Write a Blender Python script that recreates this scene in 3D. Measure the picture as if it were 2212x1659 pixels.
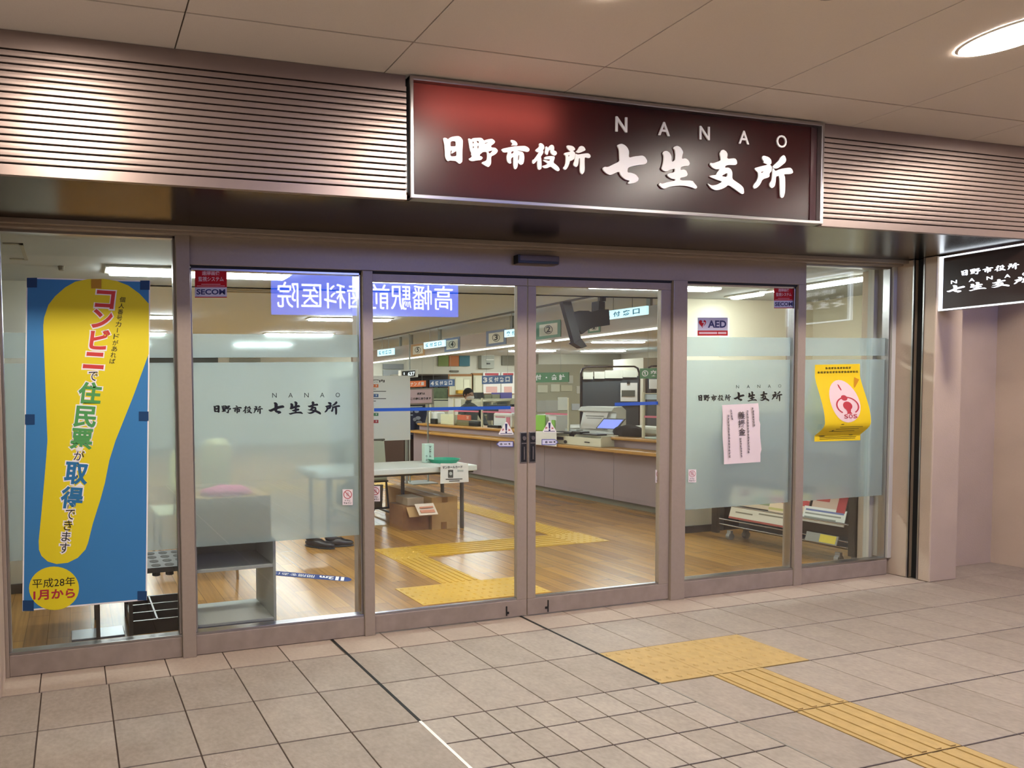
import bpy, bmesh, math, random
from mathutils import Vector, Matrix
random.seed(7)
SC = bpy.context.scene
COL = SC.collection
R = math.radians
for o in list(bpy.data.objects):
    bpy.data.objects.remove(o)

# ------------------------------------------------------------------ camera
W, H = 2212, 1659
CP = Vector((0.169, -2.548, 1.317))
YAW, PITCH, ROLL = R(12.0525), R(-1.8625), R(-1.0327)
FPX, CX, CY = 1197.7, 413.5, 896.4
_f = Vector((math.sin(YAW)*math.cos(PITCH), math.cos(YAW)*math.cos(PITCH), math.sin(PITCH)))
_r0 = Vector((math.cos(YAW), -math.sin(YAW), 0))
_u0 = _r0.cross(_f)
_r = math.cos(ROLL)*_r0 + math.sin(ROLL)*_u0
_u = -math.sin(ROLL)*_r0 + math.cos(ROLL)*_u0
cam_data = bpy.data.cameras.new('camera')
cam = bpy.data.objects.new('camera', cam_data)
COL.objects.link(cam)
_M = Matrix((_r, _u, -_f)).transposed().to_4x4()
_M.translation = CP
cam.matrix_world = _M
cam_data.sensor_fit = 'HORIZONTAL'
cam_data.sensor_width = 36.0
cam_data.lens = 36.0*FPX/W
cam_data.shift_x = (W/2-CX)/W
cam_data.shift_y = (CY-H/2)/W
cam_data.clip_start = 0.02
SC.camera = cam

def at(u, v, ax, val):
    """point of the world seen at photo position (u, v) on the plane ax = val"""
    d = ((u-CX)/FPX)*_r - ((v-CY)/FPX)*_u + _f
    i = 'xyz'.index(ax)
    return CP + d*((val-CP[i])/d[i])

# ------------------------------------------------------------------ world, exposure
world = bpy.data.worlds.new('world')
SC.world = world
world.use_nodes = True
world.node_tree.nodes['Background'].inputs[0].default_value = (0.50, 0.49, 0.47, 1)
world.node_tree.nodes['Background'].inputs[1].default_value = 1.1
SC.view_settings.view_transform = 'Standard'
SC.view_settings.look = 'None'
SC.view_settings.gamma = 1.0
SC.view_settings.exposure = 1.7
SC.view_settings.use_curve_mapping = False
SC.cycles.max_bounces = 10
SC.cycles.diffuse_bounces = 4
SC.cycles.glossy_bounces = 5
SC.cycles.transmission_bounces = 8
SC.cycles.transparent_max_bounces = 24
SC.cycles.caustics_reflective = False
SC.cycles.caustics_refractive = True
SC.cycles.sample_clamp_indirect = 4.0
SC.cycles.use_denoising = True
L_DOWN = 66.0      # round downlights of the arcade ceiling
L_TUBE = 32.0      # fluorescent fittings inside
L_CLINIC = 6.0     # lit sign across the passage

# ------------------------------------------------------------------ materials
def lin(h):
    h = h.lstrip('#')
    out = []
    for i in (0, 2, 4):
        c = int(h[i:i+2], 16)/255
        out.append(c/12.92 if c <= .04045 else ((c+.055)/1.055)**2.4)
    return (*out, 1.0)
MATS = {}
def mat(name, col, rough=.5, metal=0., noise=0., nscale=20., bump=0., bscale=200., spec=.5, coat=0., aniso=0.):
    if name in MATS: return MATS[name]
    m = bpy.data.materials.new(name); m.use_nodes = True
    nt = m.node_tree; b = nt.nodes['Principled BSDF']
    c = lin(col) if isinstance(col, str) else (*col, 1)
    b.inputs['Base Color'].default_value = c
    b.inputs['Roughness'].default_value = rough
    b.inputs['Metallic'].default_value = metal
    b.inputs['Specular IOR Level'].default_value = spec
    b.inputs['Coat Weight'].default_value = coat
    b.inputs['Anisotropic'].default_value = aniso
    geo = nt.nodes.new('ShaderNodeNewGeometry')
    if noise > 0:
        n = nt.nodes.new('ShaderNodeTexNoise'); n.inputs['Scale'].default_value = nscale; n.inputs['Detail'].default_value = 6
        nt.links.new(geo.outputs['Position'], n.inputs['Vector'])
        mr = nt.nodes.new('ShaderNodeMapRange')
        mr.inputs[1].default_value = .25; mr.inputs[2].default_value = .75
        mr.inputs[3].default_value = 1-noise; mr.inputs[4].default_value = 1+noise
        nt.links.new(n.outputs[0], mr.inputs[0])
        mx = nt.nodes.new('ShaderNodeVectorMath'); mx.operation = 'SCALE'
        mx.inputs[0].default_value = c[:3]
        nt.links.new(mr.outputs[0], mx.inputs['Scale'])
        nt.links.new(mx.outputs[0], b.inputs['Base Color'])
    if bump > 0:
        n2 = nt.nodes.new('ShaderNodeTexNoise'); n2.inputs['Scale'].default_value = bscale; n2.inputs['Detail'].default_value = 4
        nt.links.new(geo.outputs['Position'], n2.inputs['Vector'])
        bp = nt.nodes.new('ShaderNodeBump'); bp.inputs['Strength'].default_value = bump; bp.inputs['Distance'].default_value = .01
        nt.links.new(n2.outputs[0], bp.inputs['Height']); nt.links.new(bp.outputs[0], b.inputs['Normal'])
    MATS[name] = m
    return m
def emat(name, col, strength, base=None):
    if name in MATS: return MATS[name]
    m = bpy.data.materials.new(name); m.use_nodes = True
    b = m.node_tree.nodes['Principled BSDF']
    c = lin(col)
    b.inputs['Base Color'].default_value = lin(base or col)
    b.inputs['Roughness'].default_value = .4
    b.inputs['Emission Color'].default_value = c
    b.inputs['Emission Strength'].default_value = strength
    MATS[name] = m
    return m
def glass_mat():
    m = bpy.data.materials.new('clear glass'); m.use_nodes = True
    nt = m.node_tree; nt.nodes.clear()
    out = nt.nodes.new('ShaderNodeOutputMaterial')
    tr = nt.nodes.new('ShaderNodeBsdfTransparent'); tr.inputs[0].default_value = (.975, .985, .975, 1)
    gl = nt.nodes.new('ShaderNodeBsdfGlossy'); gl.inputs['Roughness'].default_value = 0.0
    fr = nt.nodes.new('ShaderNodeFresnel')
    geo = nt.nodes.new('ShaderNodeNewGeometry'); mr = nt.nodes.new('ShaderNodeMapRange')   # same reflectance from both sides of the pane
    mr.inputs[3].default_value = 1.5; mr.inputs[4].default_value = 1/1.5
    nt.links.new(geo.outputs['Backfacing'], mr.inputs[0]); nt.links.new(mr.outputs[0], fr.inputs[0])
    mx = nt.nodes.new('ShaderNodeMixShader')
    nt.links.new(fr.outputs[0], mx.inputs[0]); nt.links.new(tr.outputs[0], mx.inputs[1]); nt.links.new(gl.outputs[0], mx.inputs[2])
    nt.links.new(mx.outputs[0], out.inputs[0])
    MATS['glass'] = m
    return m
def frost_mat():
    m = bpy.data.materials.new('frosted film'); m.use_nodes = True
    nt = m.node_tree; nt.nodes.clear()
    out = nt.nodes.new('ShaderNodeOutputMaterial')
    rf = nt.nodes.new('ShaderNodeBsdfRefraction'); rf.inputs['IOR'].default_value = 1.35; rf.inputs['Roughness'].default_value = .14
    rf.inputs[0].default_value = lin('#f2fafa')
    r2 = nt.nodes.new('ShaderNodeBsdfRefraction'); r2.inputs['IOR'].default_value = 1.35; r2.inputs['Roughness'].default_value = .03
    r2.inputs[0].default_value = lin('#f2fafa')
    m0 = nt.nodes.new('ShaderNodeMixShader'); m0.inputs[0].default_value = .6
    nt.links.new(rf.outputs[0], m0.inputs[1]); nt.links.new(r2.outputs[0], m0.inputs[2])
    tl = nt.nodes.new('ShaderNodeBsdfTranslucent'); tl.inputs[0].default_value = lin('#e4f0f6')
    df = nt.nodes.new('ShaderNodeBsdfDiffuse'); df.inputs[0].default_value = lin('#cfdde0')
    m1 = nt.nodes.new('ShaderNodeMixShader'); m1.inputs[0].default_value = .2
    m2 = nt.nodes.new('ShaderNodeMixShader'); m2.inputs[0].default_value = .16
    nt.links.new(m0.outputs[0], m1.inputs[1]); nt.links.new(tl.outputs[0], m1.inputs[2])
    nt.links.new(m1.outputs[0], m2.inputs[1]); nt.links.new(df.outputs[0], m2.inputs[2])
    nt.links.new(m2.outputs[0], out.inputs[0])
    MATS['frost'] = m
    return m
GLASS = glass_mat(); FROST = frost_mat()
def clear_plastic(name, tint, alpha):
    m = bpy.data.materials.new(name); m.use_nodes = True
    b = m.node_tree.nodes['Principled BSDF']
    b.inputs['Base Color'].default_value = lin(tint); b.inputs['Roughness'].default_value = .1
    b.inputs['Alpha'].default_value = alpha
    MATS[name] = m
    return m

def tile_mat(name, c1, c2, rough=.55, bump=.35, spot=.16):
    m = bpy.data.materials.new(name); m.use_nodes = True
    nt = m.node_tree; b = nt.nodes['Principled BSDF']
    geo = nt.nodes.new('ShaderNodeNewGeometry')
    rmp = nt.nodes.new('ShaderNodeMix'); rmp.data_type = 'RGBA'
    rmp.inputs['A'].default_value = lin(c1); rmp.inputs['B'].default_value = lin(c2)
    nt.links.new(geo.outputs['Random Per Island'], rmp.inputs['Factor'])
    n = nt.nodes.new('ShaderNodeTexNoise'); n.inputs['Scale'].default_value = 9; n.inputs['Detail'].default_value = 8; n.inputs['Roughness'].default_value = .65
    n3 = nt.nodes.new('ShaderNodeTexNoise'); n3.inputs['Scale'].default_value = 55; n3.inputs['Detail'].default_value = 5
    nt.links.new(geo.outputs['Position'], n.inputs['Vector']); nt.links.new(geo.outputs['Position'], n3.inputs['Vector'])
    add = nt.nodes.new('ShaderNodeMath'); add.operation = 'ADD'
    nt.links.new(n.outputs[0], add.inputs[0]); nt.links.new(n3.outputs[0], add.inputs[1])
    mr = nt.nodes.new('ShaderNodeMapRange'); mr.inputs[1].default_value = .7; mr.inputs[2].default_value = 1.3
    mr.inputs[3].default_value = 1-spot; mr.inputs[4].default_value = 1+spot
    nt.links.new(add.outputs[0], mr.inputs[0])
    sc = nt.nodes.new('ShaderNodeVectorMath'); sc.operation = 'SCALE'
    nt.links.new(rmp.outputs['Result'], sc.inputs[0]); nt.links.new(mr.outputs[0], sc.inputs['Scale'])
    nt.links.new(sc.outputs[0], b.inputs['Base Color'])
    b.inputs['Roughness'].default_value = rough
    bp = nt.nodes.new('ShaderNodeBump'); bp.inputs['Strength'].default_value = bump; bp.inputs['Distance'].default_value = .006
    n4 = nt.nodes.new('ShaderNodeTexNoise'); n4.inputs['Scale'].default_value = 40; n4.inputs['Detail'].default_value = 5; n4.inputs['Distortion'].default_value = 1.2
    nt.links.new(geo.outputs['Position'], n4.inputs['Vector'])
    nt.links.new(n4.outputs[0], bp.inputs['Height']); nt.links.new(bp.outputs[0], b.inputs['Normal'])
    MATS[name] = m
    return m
def wood_floor_mat():
    m = bpy.data.materials.new('oak plank floor'); m.use_nodes = True
    nt = m.node_tree; b = nt.nodes['Principled BSDF']
    geo = nt.nodes.new('ShaderNodeNewGeometry')
    sep = nt.nodes.new('ShaderNodeSeparateXYZ'); nt.links.new(geo.outputs['Position'], sep.inputs[0])
    cmb = nt.nodes.new('ShaderNodeCombineXYZ')
    nt.links.new(sep.outputs[1], cmb.inputs[0]); nt.links.new(sep.outputs[0], cmb.inputs[1])
    br = nt.nodes.new('ShaderNodeTexBrick')
    br.offset = .37; br.inputs['Scale'].default_value = 1
    br.inputs['Color1'].default_value = lin('#8a6236'); br.inputs['Color2'].default_value = lin('#a67a40')
    br.inputs['Mortar'].default_value = lin('#6a4c28')
    br.inputs['Mortar Size'].default_value = .0018; br.inputs['Mortar Smooth'].default_value = .2
    br.inputs['Brick Width'].default_value = .91; br.inputs['Row Height'].default_value = .122
    nt.links.new(cmb.outputs[0], br.inputs['Vector'])
    mp = nt.nodes.new('ShaderNodeMapping'); mp.inputs['Scale'].default_value = (45, 2.2, 1)
    nt.links.new(geo.outputs['Position'], mp.inputs[0])
    n = nt.nodes.new('ShaderNodeTexNoise'); n.inputs['Scale'].default_value = 1.0; n.inputs['Detail'].default_value = 6
    nt.links.new(mp.outputs[0], n.inputs['Vector'])
    mr = nt.nodes.new('ShaderNodeMapRange'); mr.inputs[1].default_value = .3; mr.inputs[2].default_value = .7
    mr.inputs[3].default_value = .8; mr.inputs[4].default_value = 1.15
    nt.links.new(n.outputs[0], mr.inputs[0])
    sc = nt.nodes.new('ShaderNodeVectorMath'); sc.operation = 'SCALE'
    nt.links.new(br.outputs[0], sc.inputs[0]); nt.links.new(mr.outputs[0], sc.inputs['Scale'])
    nt.links.new(sc.outputs[0], b.inputs['Base Color'])
    b.inputs['Roughness'].default_value = .24; b.inputs['Specular IOR Level'].default_value = .4
    MATS['wood'] = m
    return m

# ------------------------------------------------------------------ helpers
def bm_new(): return bmesh.new()
def box(bm, x0, x1, y0, y1, z0, z1):
    vs = [bm.verts.new((x, y, z)) for x in (x0, x1) for y in (y0, y1) for z in (z0, z1)]
    for f in ((0,1,3,2),(4,6,7,5),(0,4,5,1),(2,3,7,6),(0,2,6,4),(1,5,7,3)):
        bm.faces.new([vs[i] for i in f])
    return vs
def obox(bm, c, ux, uy, uz, sx, sy, sz):
    """box with centre c, unit axes and full sizes"""
    c = Vector(c); vs = []
    for i in (-.5, .5):
        for j in (-.5, .5):
            for k in (-.5, .5):
                vs.append(bm.verts.new(c+Vector(ux)*i*sx+Vector(uy)*j*sy+Vector(uz)*k*sz))
    for f in ((0,1,3,2),(4,6,7,5),(0,4,5,1),(2,3,7,6),(0,2,6,4),(1,5,7,3)):
        bm.faces.new([vs[i] for i in f])
def cyl(bm, p0, p1, r, n=12, r1=None):
    p0, p1 = Vector(p0), Vector(p1); d = (p1-p0).normalized()
    a = d.orthogonal().normalized(); b = d.cross(a)
    r1 = r if r1 is None else r1
    A = [bm.verts.new(p0+r*(math.cos(2*math.pi*i/n)*a+math.sin(2*math.pi*i/n)*b)) for i in range(n)]
    B = [bm.verts.new(p1+r1*(math.cos(2*math.pi*i/n)*a+math.sin(2*math.pi*i/n)*b)) for i in range(n)]
    bm.faces.new(A[::-1]); bm.faces.new(B)
    for i in range(n): bm.faces.new((A[i], A[(i+1) % n], B[(i+1) % n], B[i]))
def tube(bm, pts, r, n=8):
    for a, b in zip(pts[:-1], pts[1:]):
        cyl(bm, a, b, r, n)
    for p in pts[1:-1]:
        bmesh.ops.create_icosphere(bm, subdivisions=1, radius=r, matrix=Matrix.Translation(p))
def prism(bm, poly, P, U, V, N, t):
    """polygon given in (s,t) of axes U,V from P, thickness t along N"""
    P, U, V, N = Vector(P), Vector(U), Vector(V), Vector(N)
    A = [bm.verts.new(P+U*a+V*b) for a, b in poly]
    B = [bm.verts.new(P+U*a+V*b+N*t) for a, b in poly]
    n = len(A)
    bm.faces.new(A); bm.faces.new(B[::-1])
    for i in range(n): bm.faces.new((A[i], B[i], B[(i+1) % n], A[(i+1) % n]))
def quad(bm, *pts):
    bm.faces.new([bm.verts.new(p) for p in pts])
def ball(bm, c, rx, ry=None, rz=None, n=3):
    ry = ry or rx; rz = rz or rx
    bmesh.ops.create_icosphere(bm, subdivisions=n, radius=1, matrix=Matrix.Translation(c) @ Matrix.Diagonal((rx, ry, rz, 1)))

def thing(name, label, cat, loc, group=None, kind=None):
    o = bpy.data.objects.new(name, None); COL.objects.link(o)
    o.empty_display_size = .05
    o.location = loc; o['label'] = label; o['category'] = cat
    if group: o['group'] = group
    if kind: o['kind'] = kind
    return o
def wloc(o):
    v = Vector(o.location)
    while o.parent: o = o.parent; v += o.location
    return v
def link(name, bm, m, parent=None, bevel=0., smooth=False, label=None):
    """mesh given in world coordinates -> object, origin at its own base centre (or its parent's origin)"""
    bmesh.ops.recalc_face_normals(bm, faces=bm.faces)
    me = bpy.data.meshes.new(name)
    if parent is not None:
        off = wloc(parent)
    else:
        xs = [v.co for v in bm.verts]
        off = Vector(((min(v.x for v in xs)+max(v.x for v in xs))/2, (min(v.y for v in xs)+max(v.y for v in xs))/2, min(v.z for v in xs)))
    bmesh.ops.translate(bm, verts=bm.verts, vec=-off)
    bm.to_mesh(me); bm.free()
    me.materials.append(m)
    o = bpy.data.objects.new(name, me); COL.objects.link(o)
    if parent is not None: o.parent = parent
    else: o.location = off
    if bevel > 0:
        md = o.modifiers.new('bevel', 'BEVEL'); md.width = bevel; md.segments = 2; md.limit_method = 'ANGLE'; md.angle_limit = R(40)
        md.harden_normals = False
    if smooth:
        for p in me.polygons: p.use_smooth = True
    if label: o['label'] = label
    return o
def tag(o, label, cat, group=None, kind=None):
    o['label'] = label; o['category'] = cat
    if group: o['group'] = group
    if kind: o['kind'] = kind
    return o
def struct(name, bm, m, parent=None, bevel=0.):
    o = link(name, bm, m, parent, bevel)
    if parent is None: o['kind'] = 'structure'
    return o

_tc = {}
def text_geo(s, bold=0.):
    k = (s, bold)
    if k in _tc: return _tc[k]
    c = bpy.data.curves.new('t', 'FONT'); c.body = s; c.offset = bold; c.resolution_u = 3
    o = bpy.data.objects.new('t', c); COL.objects.link(o)
    dg = bpy.context.evaluated_depsgraph_get()
    me = bpy.data.meshes.new_from_object(o.evaluated_get(dg))
    vs = [(v.co.x, v.co.y) for v in me.vertices]; fs = [tuple(p.vertices) for p in me.polygons]
    bpy.data.objects.remove(o); bpy.data.curves.remove(c); bpy.data.meshes.remove(me)
    _tc[k] = (vs, fs)
    return _tc[k]
def put_geo(bm, geo, P, U, V, em=None):
    """geo's bounding box goes onto the parallelogram P, P+U, P+V; em keeps the glyph box at fixed size"""
    vs, fs = geo
    if em: x0, x1, y0, y1 = em
    else:
        x0 = min(a for a, b in vs); x1 = max(a for a, b in vs); y0 = min(b for a, b in vs); y1 = max(b for a, b in vs)
    P, U, V = Vector(P), Vector(U), Vector(V)
    nv = [bm.verts.new(P+U*((a-x0)/(x1-x0))+V*((b-y0)/(y1-y0))) for a, b in vs]
    for f in fs:
        try: bm.faces.new([nv[i] for i in f])
        except ValueError: pass
def text(bm, s, P, U, V, bold=0.): put_geo(bm, text_geo(s, bold), P, U, V)
def text_px(bm, s, quadpx, ax, val, bold=0.):
    """text whose box has the photo corners (bottom-left, bottom-right, top-left) on plane ax=val"""
    a, b, c = [at(u, v, ax, val) for u, v in quadpx]
    text(bm, s, a, b-a, c-a, bold)
def vtext(bm, s, P, U, V, bold=0., squash=None):
    """upright characters stacked downwards: P top-left, U width of a character, V (down) full height"""
    P, U, V = Vector(P), Vector(U), Vector(V)
    n = len(s); st = V/n
    for i, ch in enumerate(s):
        if ch in ' 　': continue
        p = P+st*(i+.95)
        if ch == 'ー':
            put_geo(bm, text_geo('ー', bold), P+st*(i+.05)+U*.5, st*.85, U*.08); continue
        put_geo(bm, text_geo(ch, bold), p, U, -st*.9, em=(0, 1, -.1, .85))

def scribble(bm, P, U, V, n):
    """a line of print too small to read: n character-sized clusters of strokes stacked along V"""
    P, U, V = Vector(P), Vector(U), Vector(V); st = V/n
    for i in range(n):
        rr = random.Random(i*13+n)
        for q in range(3):
            a = rr.uniform(0, .2); c = rr.uniform(.7, 1); y_ = (q+.2)/3*.85
            p = P+st*(i+y_); quad(bm, p+U*a, p+U*c, p+U*c+st*.13, p+U*a+st*.13)
        a = rr.uniform(.25, .6); p = P+st*(i+.05); quad(bm, p+U*a, p+U*(a+.15), p+U*(a+.15)+st*.8, p+U*a+st*.8)
BROWN = mat('bronze painted metal', '#9a8b7d', rough=.38, noise=.04, nscale=60, spec=.5)
BROWN2 = mat('bronze painted metal worn', '#95867a', rough=.45, noise=.14, nscale=14)
WHITE = mat('white paint', '#e6e6e0', rough=.5)
OFFW = mat('off white plastic', '#d9dad2', rough=.45)
BLACK = mat('black plastic', '#16171a', rough=.4)
DARK = mat('dark rubber', '#0a0908', rough=.7)
GREY = mat('grey steel paint', '#8f938f', rough=.4)
CHROME = mat('brushed chrome', '#b8b8b8', rough=.22, metal=1)
SILVER = mat('brushed aluminium', '#a9a6a6', rough=.28, metal=1)
PLASTER = mat('interior plaster', '#d3d0c2', rough=.8, noise=.02)
PINKW = mat('beige render', '#bba895', rough=.75, noise=.06, nscale=4, bump=.15, bscale=120)
PAPER = mat('paper', '#e8e4df', rough=.7)
INK = mat('black print', '#141210', rough=.6)
YF, ZS, ZC, YFA = .166, 2.150, 2.671, -.396
ZI, ZM = 2.119, 2.37       # vestibule ceiling, main room ceiling
# ================================================================== SETTING
# --- paving outside: grout bed + every tile an island of one mesh
b = bm_new(); box(b, -4.5, 9.0, -9.0, .30, -.06, -.004)
struct('floor', b, mat('floor grout', '#463830', rough=.9, noise=.15))
TILE = tile_mat('grey stone paving', '#908377', '#9a8d81')
TILE2 = tile_mat('small stone paving', '#968a7e', '#a09488')
EDGE = tile_mat('pinkish border paving', '#9e8d7f', '#a89788', bump=.2, spot=.08)
T = .3; g = .0028
def tile(bm, x0, x1, y0, y1):
    box(bm, x0+g, x1-g, y0+g, y1-g, -.02, 0)
big = bm_new(); small = bm_new()
def in_yellow(i, j):
    return (9 <= i < 12 and j == 2) or (i == 10 and j > 2)
for i in range(-14, 30):
    for j in range(1, 31):
        if in_yellow(i, j): continue
        x0, y1 = i*T, -(j-1)*T
        if 5 <= i < 9 and j > 2:
            for a in (0, 1):
                for c in (0, 1):
                    tile(small, x0+a*T/2, x0+(a+1)*T/2, y1-(c+1)*T/2, y1-c*T/2)
        else:
            tile(big, x0, x0+T, y1-T, y1)
struct('floor', big, TILE, bevel=.0018)
struct('floor', small, TILE2, bevel=.0015)
b = bm_new()
for i in range(-14, 30):
    if i*T > 5.6 : 
        continue
    box(b, i*T-.01+g, i*T+T-.01-g, g, .24, -.02, .001)
struct('floor', b, EDGE, bevel=.0015)
# --- recess of the right-hand wall has plain paving up to the wall
b = bm_new(); box(b, 5.7, 7.0, 0, .3, -.02, -.001)
struct('floor', b, TILE)

# --- wood floor inside
b = bm_new(); box(b, -1.4, 16.6, .24, 11.9, -.08, 0.)
struct('floor', b, wood_floor_mat())

# --- arcade ceiling: panels 0.9 m with thin shadow joints
CEIL = mat('arcade ceiling board', '#e6dacd', rough=.85, noise=.03, nscale=300)
holes = [(.19, -1.065), (1.99, -1.065), (3.79, -1.065), (5.59, -1.065)]
b = bm_new()
j = .003
ys = [-.36, -.593, -1.493, -2.393, -2.9]
for i in range(-5, 9):
    x0 = .591+.9*i
    for k in range(4):
        box(b, x0+j, x0+.9-j, ys[k+1]+j, ys[k]-j, ZC, ZC+.012)
struct('ceiling', b, CEIL, bevel=.001)
b = bm_new(); box(b, -4.2, 8.9, -2.95, .3, ZC+.0125, ZC+.1)
struct('ceiling', b, mat('ceiling joint shadow', '#5b5048', rough=.9))
# --- soffit behind the fascia: dark polished metal
b = bm_new(); box(b, -4.0, 6.72, YFA+.012, .19, ZS, ZS+.03)
struct('ceiling', b, mat('polished dark soffit panel', '#5c4d3c', rough=.2, metal=1.0))
b = bm_new()
box(b, -.17, 5.70, .115, .172, ZS-.024, ZS); box(b, -.17, 5.70, .14, .185, ZS-.036, ZS-.024)
struct('trim_1', b, BROWN, bevel=.002)

# --- fascia of horizontal slats
SLAT = mat('lilac brown metal slat', '#8f7e76', rough=.42, metal=.7, noise=.03)
def slat_face(bm, x0, x1, z0, z1):
    zc = (z0+z1)/2; h = (z1-z0)/2
    prof = [(YFA+.0012, z0), (YFA+.0003, z0+h*.15), (YFA, zc), (YFA+.0003, z1-h*.15), (YFA+.0012, z1), (YFA+.02, z1), (YFA+.02, z0)]
    A = [bm.verts.new((x0, y, z)) for y, z in prof]; B = [bm.verts.new((x1, y, z)) for y, z in prof]
    n = len(A); bm.faces.new(A); bm.faces.new(B[::-1])
    for i in range(n): bm.faces.new((A[i], B[i], B[(i+1) % n], A[(i+1) % n]))
ZG0, DZ = 2.186, .0257
for nm, x0, x1 in (('trim_2', -4.0, 1.588), ('trim_3', 3.985, 6.72)):
    b = bm_new()
    for k in range(16): slat_face(b, x0, x1, ZG0+DZ*k+.003, ZG0+DZ*(k+1)-.003)
    xe = 1.60 if x1 < 2 else 3.97
    box(b, x0, x1, YFA, YFA+.02, ZS-.006, ZG0-.022)
    box(b, x0, x1, YFA+.003, YFA+.02, ZG0-.022, ZG0-.0028)
    box(b, x0, x1, YFA, YFA+.02, ZG0+DZ*16+.0028, ZG0+DZ*16+.022)
    box(b, x0, x1, YFA+.006, YFA+.02, ZG0+DZ*16+.022, ZC-.002)
    o = struct(nm, b, SLAT)
    b = bm_new(); box(b, x0, x1, YFA+.021, YFA+.03, ZS, ZC)
    struct('slat_backing', b, DARK, parent=o)
b = bm_new(); box(b, 1.588, 3.985, YFA+.15, YFA+.16, ZS+.04, ZC)
struct('trim_4', b, DARK)

# --- returns at both ends of the shop front
def lbox(*a):
    b = bm_new(); box(b, *a); return b
struct('wall_left', lbox(-3.2, -.172, -.012, .30, 0, ZS-.002), PINKW, bevel=.004)
b = bm_new()
box(b, 5.69, 5.945, .09, .34, 0, ZS-.002)
box(b, 5.69, 5.945, -.012, .045, 0, ZS-.002)
box(b, 5.73, 5.945, .045, .09, 0, ZS-.002)
struct('wall_right', b, PINKW, bevel=.006)
b = bm_new(); box(b, 5.7285, 5.7295, .046, .089, 0, ZS-.003)
struct('shutter_slot_lining', b, DARK, parent=bpy.data.objects['wall_right'])
b = bm_new()
for y0, y1 in ((.088, .094), (.041, .047)): box(b, 5.686, 5.70, y0, y1, 0, ZS-.003)
struct('shutter_guide', b, SILVER, parent=bpy.data.objects['wall_right'])
struct('wall_right', lbox(5.945, 6.75, .169, .34, 0, ZS-.002), PINKW)
struct('wall_right', lbox(6.72, 6.9, -4.2, .34, 0, ZC), PINKW)
# --- building across the passage
struct('wall_back', lbox(-6, 10, -5.6, -5.2, 0, 4.2), mat('far facade', '#6f655c', rough=.8, noise=.1, nscale=2))

# --- interior shell
struct('ceiling', lbox(-1.4, 7.2, .22, 1.45, ZI, ZI+.05), mat('vestibule ceiling board', '#b4b9ba', rough=.85, noise=.02, nscale=120))
struct('ceiling', lbox(-1.4, 7.2, 1.40, 1.45, ZI, ZM), PLASTER)
struct('ceiling', lbox(-1.4, 16.6, 1.40, 11.9, ZM, ZM+.06), mat('interior ceiling board', '#d3dfee', rough=.85, noise=.02, nscale=120))
struct('wall_left', lbox(-1.2, .10, 1.365, 1.44, 0, ZI), PLASTER)
struct('wall_left', lbox(-1.4, -1.2, .24, 11.9, 0, ZM), PLASTER)
struct('baseboard_left', lbox(-1.2, .105, 1.352, 1.364, 0, .065), mat('dark vinyl skirting', '#3b332d', rough=.5))
struct('wall_back', lbox(-1.4, 16.6, 11.6, 11.8, 0, ZM), PLASTER)
struct('wall_right', lbox(16.35, 16.6, 1.4, 11.6, 0, ZM), PLASTER)
struct('wall_right', lbox(5.46, 7.2, 1.41, 1.5, 0, ZM), mat('cream plaster', '#ddd6bf', rough=.8))
struct('wall_right', lbox(7.1, 7.2, .34, 1.5, 0, ZM), MATS['cream plaster'])
struct('wall_right', lbox(7.2, 16.6, 1.41, 1.5, 0, ZM), MATS['cream plaster'])
struct('baseboard_right', lbox(5.45, 7.1, 1.395, 1.41, 0, .062), MATS['dark vinyl skirting'])
# pale column behind the last window
struct('wall_front', lbox(5.615, 5.689, .24, .27, 0, ZI), mat('pale grey column', '#b9b5aa', rough=.7))

# --- shop front frame: posts, sills, head
def post(n, x0, x1, y1=.30, z1=2.126):
    return struct(n, lbox(x0, x1, YF, y1, 0, z1), BROWN, bevel=.003)
post('trim_5', -.172, -.155, .21)
struct('trim_6', lbox(.682, .752, YF-.012, .205, 0, 2.126), BROWN, bevel=.003)
struct('trim_7', lbox(1.69, 1.75, YF-.006, .275, 0, 1.972), BROWN, bevel=.003)
struct('trim_8', lbox(3.765, 3.872, YF-.008, .20, 0, 1.974), BROWN, bevel=.003)
struct('trim_9', lbox(4.79, 4.856, YF-.004, .228, 0, 1.974), BROWN, bevel=.003)
struct('trim_10', lbox(5.655, 5.69, YF, .26, .115, 2.126), MATS['pale grey column'], bevel=.003)
b = bm_new(); box(b, .7525, 4.858, YF, .26, 1.974, 2.128)
struct('trim_11', b, BROWN, bevel=.003)
# dark closer gap under the head
b = bm_new(); box(b, .76, 1.689, YF+.006, .20, 1.962, 1.974); box(b, 1.751, 3.764, YF+.004, .20, 1.962, 1.974); box(b, 3.873, 4.789, YF+.006, .2, 1.962, 1.974)
struct('trim_12', b, DARK)
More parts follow.
